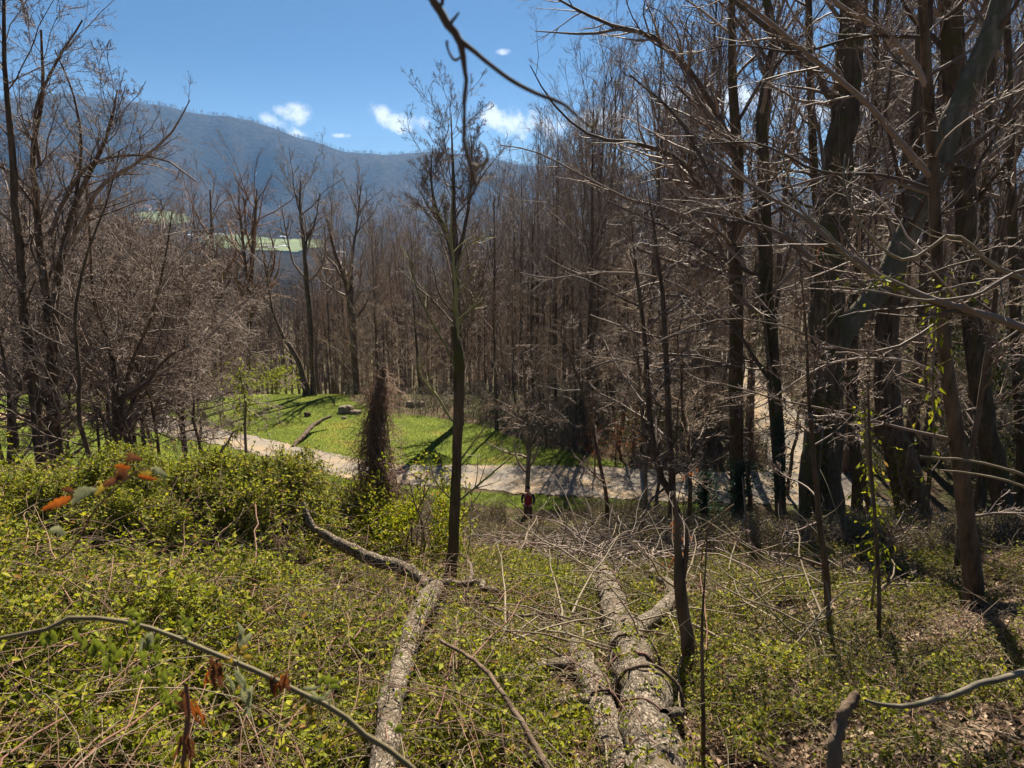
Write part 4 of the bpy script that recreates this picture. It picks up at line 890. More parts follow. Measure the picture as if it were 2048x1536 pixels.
# dark scrub at the foot of the wood behind the drive and the lawn
sc1 = Geo(); sc2 = Geo()
n = 42000; x = rng.uniform(-32, 45, n); y = rng.uniform(36, 75, n)
px, _ = proj(np.stack([x, y, H(x, y)], -1)); px = np.asarray(px)
k = outside(x, y) & (px < 2200) & (px > 380) & (rng.random(n) < np.clip((fbm(x*.3, y*.3, 3, 121)-.35)*5, .05, 1)*np.where(px > 1060, 1, .4)) & ~in_poly(x, y, LAWN_N)
x, y = x[k], y[k]; hs = rng.uniform(.1, 1.5, len(x))*fbm(x*.25, y*.25, 2, 7)*1.3
sprigs(sc1, x, y, H(x, y)+hs, 6, .45, .13, upw=.8, jit=.7)
z = H(x, y); P = np.stack([np.stack([x+rng.normal(size=len(x))*.25*t, y+rng.normal(size=len(x))*.25*t, z+(hs+.5)*t], -1) for t in (0, .5, 1)], 1); sc2.tubes(P, np.tile(np.array([[.02, .015, .008]]), (len(x), 1)), 3)
P1, R1 = kids(P[::2], np.full((len(P[::2]), 3), .014), 4, .2, .95, (25, 70), .6, 4, .3, .05, .8, .008); sc2.tubes(P1, R1, 3)
tag(sc1.obj('scrub_foliage', M['leaf_ever']), 'dark evergreen scrub along the foot of the wood behind the drive', 'undergrowth', kind='stuff')
tag(sc2.obj('scrub_twigs', M['twig']), 'bare brown twigs of the scrub at the foot of the wood', 'undergrowth', kind='stuff')

# litter: dead leaves, sticks, dry stems
lit = Geo(); x, y, r = sectors(170000, 2.2, 30, -30, 47, .5); k = outside(x, y) & (rng.random(len(x)) < .25+.75*sst(-1, 2, x)); x, y, r = x[k], y[k], r[k]; n = len(x)
lit.leaves(np.stack([x, y, H(x, y)+.012+.03*rng.random(n)], -1), np.stack([rng.normal(size=n), rng.normal(size=n), rng.normal(size=n)*.3], -1), nrm(np.array([0, 0, 1.])+rng.normal(size=(n, 3))*.35), rng.uniform(.03, .075, n)*(1+r*.03), rng.uniform(.02, .045, n)*(1+r*.03), .3, .2)
tag(lit.obj('leaf_litter', M['leaf_dead']), 'tan dead leaves strewn over the slope', 'leaf litter', kind='stuff')
lit = Geo(); n = 26000; x = rng.uniform(8, 60, n); y = rng.uniform(36, 90, n); k = outside(x, y); x, y = x[k], y[k]; n = len(x)
lit.leaves(np.stack([x, y, H(x, y)+.05], -1), np.stack([rng.normal(size=n), rng.normal(size=n), rng.normal(size=n)*.3], -1), nrm(np.array([0, 0, 1.])+rng.normal(size=(n, 3))*.35), .22, .13, .3, .2)
tag(lit.obj('leaf_litter', M['leaf_dead']), 'rusty dead leaves under the trees along the rising drive', 'leaf litter', kind='stuff')
st = Geo()
def sticks(n, r0, r1, a0, a1, ln, rad, lift, up=0.15, m=st, n_=7, w=.16, cond=None):
    x, y, r = sectors(n, r0, r1, a0, a1, .3); k = outside(x, y) if cond is None else outside(x, y) & cond(x, y); x, y, r = x[k], y[k], r[k]; n = len(x)
    d = nrm(np.stack([rng.normal(size=n), rng.normal(size=n), rng.normal(size=n)*.3+up], -1)); P = np.empty((n, n_, 3)); P[:, 0] = np.stack([x, y, H(x, y)+rng.random(n)*lift], -1); L = rng.uniform(*ln, n)*(1+r*.02); 
    for i in range(1, n_):
        d = nrm(d+rng.normal(size=(n, 3))*w-np.array([0, 0, up*.5])); P[:, i] = P[:, i-1]+d*(L/(n_-1))[:, None]
    P[:, :, 2] = np.maximum(P[:, :, 2], H(P[:, :, 0], P[:, :, 1])+.01)
    rr = rng.uniform(*rad, n)*(1+r*.06); m.tubes(P, rr[:, None]*np.linspace(1, .45, n_)[None], 4)
sticks(5200, 2.2, 24, -20, 47, (.15, .8), (.0015, .004), .15)
sticks(1500, 2.2, 14, -47, 10, (.4, 1.4), (.0015, .003), .5, .5)
sd = Geo(); sticks(10000, 2.2, 26, -47, 47, (.12, .6), (.0012, .003), .22, .3, sd, w=.3); sticks(3500, 2.2, 15, -47, 0, (.3, 1.0), (.0015, .003), .7, .3, sd); tag(sd.obj('dead_stems', M['twig_rust']), 'thin dark brown dead stems tangled through the ground cover', 'twigs', kind='stuff')
sticks(420, 5, 18, -8, 30, (.8, 2.0), (.005, .014), .2, -.05)
tag(st.obj('fallen_twigs', M['straw']), 'dry pale sticks and dead stems strewn over the slope', 'twigs', kind='stuff')
# brush pile of dead limbs behind the logs
bp = Geo()
sticks(1900, 10.5, 20, -2, 22, (.5, 1.9), (.004, .012), .55, .25, bp, cond=lambda x, y: ((x-2.0)/2.4)**2+((y-14.8)/3.6)**2 < rng.random(x.shape)*1.3)
tag(bp.obj('brush_pile', M['twig']), 'tangled heap of grey dead limbs beyond the tops of the fallen logs', 'brush pile', kind='stuff')
# dry grass fringe and verge blades beside the drive
gr = Geo(); n = 130000; x = rng.uniform(-22, 17, n); y = rng.uniform(29, 62, n); a_ = in_poly(x, y, LAWN) | in_poly(x, y, LAWN_N); 
k = a_ | (outside(x, y) & (rng.random(n) < .25)); x, y = x[k], y[k]; n = len(x)
gr.leaves(np.stack([x, y, H(x, y)+.02], -1), np.stack([rng.normal(size=n)*.5, rng.normal(size=n)*.5, np.full(n, 1.)], -1), nrm(rng.normal(size=(n, 3))), rng.uniform(.05, .13, n), .03, .1, .2)
tag(gr.obj('grass', M['grass']), 'short green grass blades of the lawn and verge', 'grass', kind='stuff')

dg = Geo(); x, y, r = sectors(16000, 2.3, 24, -40, 47, .4); k = outside(x, y) & (rng.random(len(x)) < np.clip((fbm(x*1.1, y*1.1, 3, 131)-.42)*8, .05, 1)); x, y, r = x[k], y[k], r[k]; n = len(x)
d = nrm(np.stack([rng.normal(size=n), rng.normal(size=n), rng.uniform(.5, 2, n)], -1)); P = np.empty((n, 5, 3)); P[:, 0] = np.stack([x, y, H(x, y)], -1); L_ = rng.uniform(.15, .5, n)
for i in range(1, 5): d = nrm(d+rng.normal(size=(n, 3))*.12-np.array([0, 0, .3])); P[:, i] = P[:, i-1]+d*(L_/4)[:, None]
dg.tubes(P, (rng.uniform(.001, .0022, n)*(1+r*.08))[:, None]*np.linspace(1, .4, 5)[None], 3); tag(dg.obj('dry_grass', M['straw']), 'tufts of bleached dry grass among the leaves and logs', 'grass', kind='stuff')
# bramble canes, each its own thing
def cane(px0, py0, px1, py1, arch, offs, w, m='cane', label=None, name='bramble_cane', grp=None, cat='bramble'):
    a = on(px0, py0, offs[0]); b = on(px1, py1, offs[1]); t = np.linspace(0, 1, 14)[:, None]; P = a*(1-t)+b*t; P[:, 2] += 4*arch*(t*(1-t))[:, 0]; P[1:-1] += np.stack([fbm(np.arange(12)*.4+px0, np.full(12, k*5.+py1), 2)-.5 for k in range(3)], -1)*.16
    loc = P[0].copy(); dep = (a[1]+b[1])/2; G = Geo().tubes(P-loc, np.linspace(1, .5, 14)*w*.36*dep/F, 6)
    th_ = rng.integers(1, 13, 26); base = P[th_]-loc; dd = nrm(rng.normal(size=(26, 3))); G.leaves(base, dd, nrm(rng.normal(size=(26, 3))), .012, .005)
    o = G.obj(name, M[m]); o.location = loc; tag(o, label, cat, grp); return o
CG = 'reddish bramble canes arching over the left foreground'
for i, (a, b_, c, d_, ar, w_) in enumerate([(0, 1180, 300, 1135, .1, 4), (0, 1140, 220, 1155, .15, 4), (0, 1095, 260, 1080, .12, 3), (330, 920, 340, 1160, .1, 5), (170, 1110, 480, 1080, .25, 3.5), (430, 1095, 500, 1240, .2, 3.5), (240, 1095, 500, 1090, .15, 4), (510, 1010, 520, 1250, .3, 5),
      (380, 1300, 560, 1220, .1, 4), (560, 1165, 690, 1135, .1, 4), (640, 1330, 820, 1140, .15, 4.5), (830, 1040, 826, 1240, .1, 4.5), (560, 1290, 830, 1235, .12, 4.5), (830, 1235, 1000, 1320, .1, 4), (0, 1400, 130, 1300, .05, 5), (0, 1536, 330, 1350, .08, 6), (150, 1536, 560, 1260, .1, 6), (680, 1480, 1010, 1455, .12, 5),
      (870, 1440, 960, 1240, .2, 4), (930, 1330, 1130, 1180, .15, 4), (1120, 1240, 930, 1200, .2, 4), (560, 1470, 700, 1380, .1, 5), (440, 1240, 590, 1130, .2, 3.5), (300, 1200, 420, 1090, .2, 3.5), (700, 1290, 900, 1180, .2, 4), (1400, 1080, 1412, 1300, .05, 4), (1250, 1420, 1020, 1280, .15, 4), (1345, 1536, 1150, 1330, .15, 4)]):
    cane(a, b_, c, d_, ar, (.35, .3), w_, label='reddish thorny bramble cane arching through the undergrowth', grp=CG)
cane(1340, 1225, 1385, 1470, .1, (.4, .1), 5, 'straw', 'straight pale stem lying over the largest log from its right fork', 'dry_cane', None, 'stem')
cane(1165, 1255, 1215, 1536, .1, (.3, .1), 9, 'straw', 'thick pale vine stem hanging down over the shorter log', 'dry_cane', None, 'stem')

# ================================================================== SNAG WITH VINES
def snag():
    Y = 12.3; e = hero('vine_covered_snag', 'broken dark snag wrapped in dead curling vines behind the leafy bank', 'tree',
        [[(768, 1075, 60), (756, 960, 40), (752, 880, 30), (756, 820, 24), (764, 770, 18), (768, 735, 9)]], Y, spec=[], bm='bark', flare=1.1, rough=.3)
    L = smooth_line(np.array([[*at(a, b_, Y), c] for a, b_, c in [(764, 1060, .36), (752, 930, .28), (752, 860, .2), (760, 790, .11), (768, 730, .06)]]), 20)
    n = 1300; t = rng.random(n)*.99; i = (t*19).astype(int); a = rng.uniform(0, 6.28, n); base = L[i, :3]+np.stack([np.cos(a), np.sin(a), rng.normal(size=n)*.2], -1)*L[i, 3:4]*.5
    d = nrm(np.stack([np.cos(a), np.sin(a), rng.normal(size=n)*.6], -1)); P = np.empty((n, 9, 3)); P[:, 0] = base; ln = rng.uniform(.15, .9, n)**1.4*(.75+.5*(1-t))
    for q in range(1, 9):
        d = nrm(d+rng.normal(size=(n, 3))*.38+np.array([0, 0, -.16])); P[:, q] = P[:, q-1]+d*(ln/8)[:, None]
    loc = np.array(e.location)
    K = Geo().tubes(P-loc, rng.uniform(.003, .007, n)[:, None]*np.linspace(1, .6, 9)[None], 3); P1, R1 = kids(P-loc, np.full((n, 9), .003), 4, .2, .95, (30, 80), .4, 5, .35, -.05, .8, .002); K.tubes(P1, R1, 3)
    K.obj('dead_vines', M['twig_rust'], e)
    # vertical vine mat that clothes the stem
    n = 110; a = rng.uniform(0, 6.28, n); t = np.linspace(0, 1, 8); P = np.empty((n, 8, 3)); z0 = rng.uniform(0, .75, n); z1 = z0+rng.uniform(.15, .35, n)
    for q in range(8):
        f = np.clip(z0+(z1-z0)*t[q], 0, 1)*19; ii = np.minimum(f.astype(int), 18); fr = (f-ii)[:, None]; c = L[ii]*(1-fr)+L[ii+1]*fr; aa = a+rng.normal(size=n)*.15
        P[:, q] = c[:, :3]+np.stack([np.cos(aa), np.sin(aa), np.zeros(n)], -1)*c[:, 3:4]*rng.uniform(.85, 1.25, n)[:, None]
    Geo().tubes(P-loc, np.full((n, 8), .006), 3).obj('vine_mat', M['twig'], e)
snag()

# ================================================================== LEAFY PLANTS
def leafy(name, label, cat, stem, Y, nl, ll, m='leaf_lime', spread=.12, stem_m='twig', droop=.3, group=None, t0=.3):
    pts = []
    for q in stem:
        p = at(q[0], q[1], q[3] if len(q) > 3 else Y); pts.append([*p, q[2]*.5*p[1]/F])
    L = smooth_line(np.array(pts), 16); loc = L[0, :3].copy(); e = thing(name, label, cat, loc, group)
    Geo().tubes(L[:, :3]-loc, L[:, 3], 6).obj('stem', M[stem_m], e)
    t = t0+(1-t0)*rng.random(nl); i = np.minimum((t*15).astype(int), 14); fr = (t*15-i)[:, None]; c = L[i, :3]*(1-fr)+L[i+1, :3]*fr-loc
    off = rng.normal(size=(nl, 3))*spread; base = c+off*rng.random((nl, 1)); d = nrm(off+np.array([0, 0, -droop])*spread*3); G = Geo()
    G.leaves(base, d, nrm(rng.normal(size=(nl, 3))+np.array([0, 0, .6])), rng.uniform(.6, 1.1, nl)*ll, rng.uniform(.3, .45, nl)*ll, .2, .25); G.tubes(np.stack([c, (c+base)/2+rng.normal(size=(nl, 3))*.01, base], 1), np.full((nl, 3), .0015*Y/8), 3)
    G.obj('leaves', M[m], e); return e
leafy('young_tree', 'leafy yellow green young tree standing alone before the lawn', 'tree', [(492, 905, 6), (490, 850, 6), (491, 800, 5), (486, 770, 4), (478, 740, 2)], 10.3, 190, .07, 'leaf_lime', .17, 'bark' if False else 'twig', t0=.45)
leafy('young_tree', 'drooping leafy shoot leaning over the gravel left of the leafy young tree', 'shrub', [(440, 905, 5), (455, 885, 4), (470, 862, 3), (484, 856, 2)], 10.2, 22, .09, 'leaf_ivy', .05, 'twig', .8)
leafy('climbing_vine', 'hanging leafy vine before the big trunks right of the largest tree', 'vine', [(1740, 1240, 6), (1752, 1120, 6), (1750, 1040, 5), (1738, 940, 5), (1732, 870, 4), (1728, 805, 3)], 7.5, 190, .085, 'leaf', .14, 'twig', .5, t0=0)
leafy('climbing_vine', 'slim vine with long yellow green leaves hanging down the smooth slim trunk', 'vine', [(1870, 590, 4), (1868, 680, 4), (1866, 760, 4), (1868, 850, 4), (1872, 920, 3)], 6.4, 60, .09, 'leaf', .1, 'twig', .8, t0=0)
leafy('climbing_vine', 'leafy vine strung along the long dark branch at right', 'vine', [(1700, 570, 4), (1780, 560, 4), (1850, 590, 4), (1910, 575, 4), (1980, 600, 3)], 5.9, 60, .07, 'leaf_lime', .08, 'twig', .3, t0=0)
leafy('climbing_vine', 'green vine clothing the crooked trunk near the top of the drive bend', 'vine', [(1550, 800, 6), (1535, 700, 5), (1530, 600, 4), (1540, 540, 3)], 24.6, 420, .13, 'leaf_ever', .5, 'twig', .3, t0=0)
leafy('climbing_vine', 'trailing yellowish vine on the leaning trunk with leafy foot', 'vine', [(1830, 1060, 6), (1800, 960, 5), (1790, 900, 4)], 19.0, 200, .1, 'leaf', .4, 'twig', .3, t0=0)
leafy('climbing_vine', 'ivy clinging round the foot of the largest dark trunk', 'vine', [(1628, 1080, 8), (1636, 980, 6), (1645, 860, 5), (1650, 780, 4)], 17.7, 600, .09, 'leaf_ivy', .3, 'twig', .2, t0=0)
leafy('climbing_vine', 'green ivy wrapping the lower stem of the slim central tree', 'vine', [(902, 1150, 8), (906, 1080, 6), (908, 1030, 5), (912, 1000, 3)], 12.45, 240, .05, 'leaf_lime', .13, 'twig', .2, t0=0)
for (px, py, Y, lb) in [(1560, 900, 24.2, 'small blue green pine sapling before the crooked trunk'), (1482, 990, 21, 'small blue green pine sapling at the foot of the rough trunk'), (1412, 1010, 22.5, 'small faint pine sapling at the near edge of the drive')]:
    g0 = on(px, 1040); e = leafy('pine_sapling', lb, 'tree', [(px, 1050, 6), (px, py+40, 5), (px-3, py-20, 3), (px, py-60, 1.5)], Y, 700, .16, 'needle', .32, 'twig', -.3, t0=.25)
for (px, py, Y, n_, lb) in [(1268, 880, 27, 260, 'young beech holding rusty dead leaves behind the drive'), (1232, 900, 28, 160, 'second rusty leaved young beech left of the tan pole'), (1190, 920, 36, 90, 'faint rusty leaved shrub at the far edge of the drive')]:
    leafy('beech_sapling', lb, 'tree', [(px, py+60, 4), (px, py, 3), (px+6, py-60, 2)], Y if Y > 35 else 40, n_, .16, 'leaf_rust', .9, 'twig', .1, t0=0)
leafy('dead_leaf_spray', 'cluster of rusty curled leaves hanging on the dead slim trunk', 'leaves', [(1350, 1040, 3), (1354, 1070, 3), (1356, 1100, 3), (1340, 1130, 2)], 6.9, 50, .05, 'leaf_rust', .055, 'twig', 1.5, t0=0)
leafy('dead_leaf_spray', 'pair of orange dead leaves dangling over the gravel drive', 'leaves', [(1395, 930, 2), (1378, 945, 2), (1362, 955, 2)], 7.5, 5, .08, 'leaf_rust', .03, 'twig', 2, t0=0)
leafy('dead_leaf_spray', 'pale brown dead leaves caught low in the brush right of the pink cane', 'leaves', [(1468, 1060, 2), (1475, 1085, 2)], 9, 7, .09, 'leaf_dead', .03, 'twig', 1, t0=0)
leafy('dead_leaf_spray', 'single orange leaf cluster against the largest dark trunk', 'leaves', [(1640, 490, 2), (1632, 520, 2)], 12, 9, .09, 'leaf_rust', .05, 'twig', 1, t0=0)
def bush(name, label, px, py, Y, w_, h_, n_, m, ll):
    p = at(px, py, Y); gz = float(H(p[0], Y)); loc = np.array([p[0], Y, gz]); e = thing(name, label, 'shrub', loc)
    q = nrm(rng.normal(size=(n_, 3)))*(rng.random((n_, 1))**.5)*np.array([w_, w_, h_])*.5*(.75+.5*rng.random((n_, 1))); q[:, 2] += h_*.55; c = fbm(q[:, 0]*1.2+px, q[:, 2]*1.2, 3, 3) > .42; q = q[c]; G = Geo()
    G.leaves(q, nrm(q*.5+rng.normal(size=q.shape)), nrm(rng.normal(size=q.shape)+np.array([0, 0, .7])), rng.uniform(.6, 1.1, len(q))*ll, rng.uniform(.4, .6, len(q))*ll, .2, .2); G.obj('foliage', M[m], e)
    P = np.zeros((14, 6, 3)); d = nrm(rng.normal(size=(14, 3))*np.array([.5, .5, .1])+np.array([0, 0, 1.]))
    for i in range(1, 6): d = nrm(d+rng.normal(size=(14, 3))*.15); P[:, i] = P[:, i-1]+d*h_*.19
    K = Geo().tubes(P, np.tile(np.linspace(.03, .008, 6), (14, 1)), 4); P1, R1 = kids(P, np.full((14, 6), .015), 6, .2, .95, (25, 60), .5, 5, .2, .05, .7, .006); K.tubes(P1, R1, 3); K.obj('stems', M['twig'], e)
bush('shrub', 'bright lime green shrub beyond the lawn left of the bent tree', 552, 760, 66, 6, 3.8, 1600, 'leaf_lime', .28)
bush('shrub', 'low green shrub under the rusty crowned tree at the lawn end', 420, 790, 64, 6, 2.6, 900, 'leaf_lime', .24)
bush('evergreen_tree', 'dense yellow green evergreen shrub at the right edge behind the trunks', 2010, 560, 38, 9, 9, 5200, 'leaf_ever', .26)
bush('evergreen_tree', 'dark evergreen bush low at the right edge under the trunks', 2060, 760, 30, 7, 5, 3200, 'leaf_ever', .2)
bush('shrub', 'dark rounded evergreen scrub bush left of the rough trunk', 1400, 900, 42, 6, 3.2, 1800, 'leaf_ever', .2)
bush('shrub', 'low dark evergreen bush behind the drive beyond the tan pole', 1300, 910, 41, 5, 2.6, 1300, 'leaf_ever', .2)
bush('shrub', 'green leafy mound of honeysuckle leaning on the snag', 822, 960, 11.0, 2.0, 2.1, 9000, 'leaf', .075)
bush('shrub', 'tangled green bush hiding the drive just left of the snag', 695, 930, 13.5, 1.5, 1.9, 4500, 'leaf', .07)
bush('shrub', 'shady honeysuckle heap around the foot of the snag', 745, 1010, 11.4, 1.8, 1.2, 5000, 'leaf', .07)
bush('shrub', 'dim green bush on the slope behind the bank left of the snag', 700, 950, 12.5, 1.6, 1.0, 2500, 'leaf', .07)
bush('shrub', 'leafy green clump growing at the foot of the leaning trunk at right', 1850, 1090, 15, 2.6, 1.2, 1400, 'leaf', .08)

# ================================================================== BLURRED NEAR SPRAYS
def big_leaf(px, py, ang, lp, wp, Y, m, curl=.2, name='leaf', parent=None, loc=None, jag=0):
    """leaf with outline and midrib; ang in picture degrees, lengths in picture px"""
    c = at(px, py, Y); s_ = Y/F; r_ = np.array([1, 0, 0.]); u_ = np.array([0, math.sin(PITCH), math.cos(PITCH)]); f_ = np.array([0, math.cos(PITCH), -math.sin(PITCH)])
    a = R(ang); d = r_*math.cos(a)+u_*math.sin(a); sd = -r_*math.sin(a)+u_*math.cos(a); n = 17; t = np.linspace(0, 1, n); wv = np.sin(np.pi*t**.8)**.8*wp*.42*(1+(jag+.6)*np.where(np.arange(n) % 3, .22, -.3))*(1+(rng.random(n)-.5)*.2)
    mid = c+d*(t*lp*.9*s_)[:, None]+f_*(np.sin(t*3)*curl*wp*s_)[:, None]+sd*(np.sin(t*random.uniform(2, 5))*random.uniform(-.16, .16)*lp*s_)[:, None]; A = mid+sd*(wv*s_)[:, None]-f_*(wv*s_*.5)[:, None]; B = mid-sd*(wv*s_)[:, None]-f_*(wv*s_*.7)[:, None]
    V = np.concatenate([A, mid, B])-loc; i = np.arange(n-1); f1 = np.stack([i, i+1, n+i+1, n+i], -1); return link(name, mesh(name, V, np.concatenate([f1, f1+n]), M[m]), parent)
def solid(nm, c, tr=.4): return finish(mat(nm), ramp(bpy.data.materials[nm].node_tree, [(.35, tuple(v*.5 for v in c)), (.65, c)], noise(bpy.data.materials[nm].node_tree, 60, 3).outputs[0]).outputs[0], .5, None, tr)
M['orange'] = solid('orange_autumn_leaf', (.42, .11, .015)); M['maroon'] = solid('brown_curled_leaf', (.16, .06, .025)); M['sage'] = solid('pale_sage_leaf', (.3, .31, .16)); M['near_green'] = solid('near_green_leaf', (.2, .24, .025)); M['gold'] = solid('golden_leaf', (.4, .28, .04))
M['near_stem'] = finish(mat('olive_stem_skin'), (.15, .12, .06), .7)
def spray(name, label, stem, Y, leaves, m='bark', w=4):
    pts = [[*at(a, b_, Y), (q*.5*Y/F)] for a, b_, q in stem]; L = smooth_line(np.array(pts), 20); loc = L[0, :3].copy(); e = thing(name, label, 'branch', loc)
    Geo().tubes(L[:, :3]-loc, L[:, 3], 7).obj('stem', M[m], e)
    for l in leaves: big_leaf(*l[:5], Y+random.uniform(-.02, .02), l[5], name='leaf', parent=e, loc=loc, jag=l[6] if len(l) > 6 else 0)
spray('leafy_twig', 'blurred twig with orange brown and pale sage leaves over the left bank', [(90, 1145, 3), (150, 1090, 4), (190, 1020, 4), (240, 970, 4), (280, 940, 3), (300, 936, 2)], 1.15,
      [(148, 992, 203, 86, 22, 'orange'), (150, 985, 172, 34, 14, 'maroon'), (143, 1008, 30, 72, 30, 'sage'), (190, 990, 30, 50, 18, 'gold'), (205, 972, 32, 52, 18, 'maroon', 1), (238, 962, 60, 42, 30, 'maroon', 1), (262, 935, 175, 40, 16, 'orange'), (252, 925, 20, 40, 22, 'maroon', 1),
       (278, 945, 5, 40, 14, 'gold'), (300, 938, -20, 44, 18, 'sage'), (275, 950, -12, 50, 12, 'orange'), (132, 1068, 170, 42, 22, 'sage')], 'cane')
def tuft(px, py, k, m, lo=(22, 42), a=(-120, -60), w_=14, sp=18):
    return [(px+random.uniform(-sp, sp), py+random.uniform(-sp*.4, sp), random.uniform(*a), random.uniform(*lo), w_*random.uniform(.7, 1.1), m) for _ in range(k)]
spray('leafy_branch', 'blurred grey branch with drooping green and rusty leaves across the bottom left', [(-60, 1290, 9), (20, 1272, 9), (95, 1258, 10), (140, 1236, 11), (210, 1238, 10), (280, 1250, 10), (345, 1272, 10), (430, 1308, 11), (520, 1345, 12), (600, 1385, 12), (680, 1425, 13), (730, 1470, 14), (780, 1500, 14), (850, 1560, 14)], 1.35,
      tuft(170, 1262, 5, 'near_green')+tuft(200, 1275, 9, 'near_green')+tuft(215, 1310, 6, 'near_green')+tuft(262, 1232, 6, 'near_green', a=(-160, 60))+tuft(290, 1262, 4, 'sage')+tuft(300, 1295, 5, 'near_green')+tuft(335, 1335, 8, 'near_green')+tuft(335, 1375, 5, 'near_green')+tuft(365, 1250, 4, 'near_green', a=(0, 120))
      +tuft(430, 1318, 6, 'maroon', (40, 75), w_=12)+tuft(428, 1330, 3, 'orange', (35, 60), w_=9)+tuft(460, 1345, 3, 'sage', (40, 60))+tuft(470, 1280, 6, 'sage', a=(0, 180))+tuft(560, 1340, 6, 'maroon', (40, 70), w_=12)+tuft(575, 1350, 3, 'orange', (30, 50), w_=9)+tuft(620, 1380, 6, 'sage', (30, 50), a=(-140, 20))+tuft(645, 1370, 5, 'near_green', (25, 40), a=(-30, 90))+tuft(500, 1375, 5, 'sage', (40, 70))
      +tuft(790, 1460, 4, 'near_green', (15, 25), a=(0, 180), sp=10)+tuft(100, 1265, 7, 'near_green')+tuft(240, 1290, 10, 'near_green')+tuft(280, 1330, 8, 'near_green', (15, 30))+tuft(310, 1270, 8, 'near_green', (15, 30))+tuft(345, 1400, 8, 'near_green', (15, 30))+tuft(620, 1400, 6, 'gold', (15, 30))+tuft(470, 1300, 8, 'gold', (15, 35), a=(0, 360)), 'near_stem', 9)
spray('leafy_branch', 'hanging dead stem with clumped brown leaves at the bottom left', [(372, 1370, 10), (376, 1430, 12), (370, 1490, 12), (366, 1560, 13)], 1.45,
      tuft(372, 1380, 7, 'maroon', (40, 80), w_=10, sp=6)+tuft(385, 1400, 3, 'orange', (60, 80), a=(-80, -50), w_=9, sp=6)+tuft(370, 1470, 8, 'maroon', (40, 80), w_=12, sp=10)+tuft(368, 1520, 4, 'gold', (40, 80), w_=10, sp=8), 'cane', 8)

# ================================================================== THINGS ON THE LAWN, FAR HOUSES
def stone(name, label, px, py, sx, sy, sz, cat='rock', m='rock', seed=1):
    p = on(px, py); n1, n2 = 12, 16; th = np.linspace(0, np.pi, n1)[:, None]; ph = np.linspace(0, 2*np.pi, n2, endpoint=False)[None]
    v = np.stack([np.sin(th)*np.cos(ph), np.sin(th)*np.sin(ph), np.cos(th)*np.ones_like(ph)], -1); v = np.sign(v)*np.abs(v)**.7; v = v*(1+(fbm(v[..., 0]*2+seed*9, v[..., 1]*2+v[..., 2]*2, 3, seed)-.5)[..., None]*.55)*np.array([sx, sy, sz])*.5; v[..., 2] += sz*.3
    f = grid_faces(n1, n2, True)[:, ::-1]; o = link(name, mesh(name, v, f, M[m], smooth=False)); o.location = tuple(p); tag(o, label, cat)
stone('rock', 'large tan boulder on the lawn edge left of the snag', 692, 826, 1.1, .9, .75, seed=2)
stone('rock', 'dark grey stone lying beside the tan boulder', 712, 828, .9, .6, .4, seed=4)
stone('rock', 'small dark stone lower on the lawn near the boulder', 688, 838, .35, .3, .25, seed=6)
stone('tree_stump', 'small square dark stump in the middle of the lawn', 615, 833, .5, .45, .45, 'stump', 'bark', 5)
stone('rock', 'broad pale stone right of the snag at the lawn end', 832, 812, 1.6, 1.0, .6, seed=9)
for px, py, lb in [(443, 790, 'white marker post at the far end of the drive'), (436, 799, 'second white marker post nearer the lawn corner')]:
    p = on(px, py); G = Geo().tubes(np.array([[0, 0, -.1], [0, 0, .55], [0, 0, .6]]), np.array([.06, .06, .03]), 8, cap=True); o = G.obj('marker_post', M['white']); o.location = tuple(p); tag(o, lb, 'post')
def house(px, py, wd, dp, ht, label, name='house', roof='roof', rot=0.0, nw=4, rh=None):
    p = on(px, py, 0, 4500); e = thing(name, label, 'building', p); e.rotation_euler = (0, 0, rot)
    rh = rh or ht*.6; w2, d2 = wd/2, dp/2
    V = [(-w2, -d2, -3), (w2, -d2, -3), (w2, d2, -3), (-w2, d2, -3), (-w2, -d2, ht), (w2, -d2, ht), (w2, d2, ht), (-w2, d2, ht)]
    link('wall', mesh('wall', np.array(V), np.array([[0, 1, 5, 4], [1, 2, 6, 5], [2, 3, 7, 6], [3, 0, 4, 7]]), M['white'], False), e)
    a, b_ = w2*1.05, d2*1.15
    V = [(-a, -b_, ht), (a, -b_, ht), (a, b_, ht), (-a, b_, ht), (-a*.85, 0, ht+rh), (a*.85, 0, ht+rh)]
    link('roof', mesh('roof', np.array(V), [np.array([[0, 1, 5, 4], [2, 3, 4, 5]]), np.array([[1, 2, 5], [3, 0, 4]])], M[roof], False), e)
    for i in range(nw):
        x0 = -w2*.8+i*wd*.8/nw; V = [(x0, -d2-.1, ht*.25), (x0+wd*.06, -d2-.1, ht*.25), (x0+wd*.06, -d2-.1, ht*.8), (x0, -d2-.1, ht*.8)]
        link('window', mesh('window', np.array(V), np.array([[0, 1, 2, 3]]), M['glass'], False), e)
house(289, 419, 34, 22, 5, 'brown roofed house on the upper pasture at left', rot=.1, rh=11)
house(383, 473, 12, 8, 3, 'small white building at the left end of the lower pasture', 'shed', 'tin')
house(437, 471, 20, 8, 3, 'long white barn behind the lower pasture', 'barn', 'tin')
house(566, 476, 12, 7, 3, 'tiny white house at the upper right of the pasture', 'house', 'tin', .2)
house(530, 494, 16, 7, 2.6, 'left white shed of the cluster in the lower pasture', 'shed', 'tin', -.2)
house(546, 498, 18, 8, 2.6, 'lowest white shed of the cluster in the lower pasture', 'shed', 'tin', .1)
house(566, 495, 18, 7, 2.6, 'right white shed of the cluster in the lower pasture', 'shed', 'tin', .0)
house(682, 508, 16, 8, 3, 'white farmhouse half hidden by trees right of the pasture', 'house', 'tin')
house(512, 350, 7, 7, 8, 'tiny white house alone on the wooded mountainside', 'house', 'tin', 0, 1)

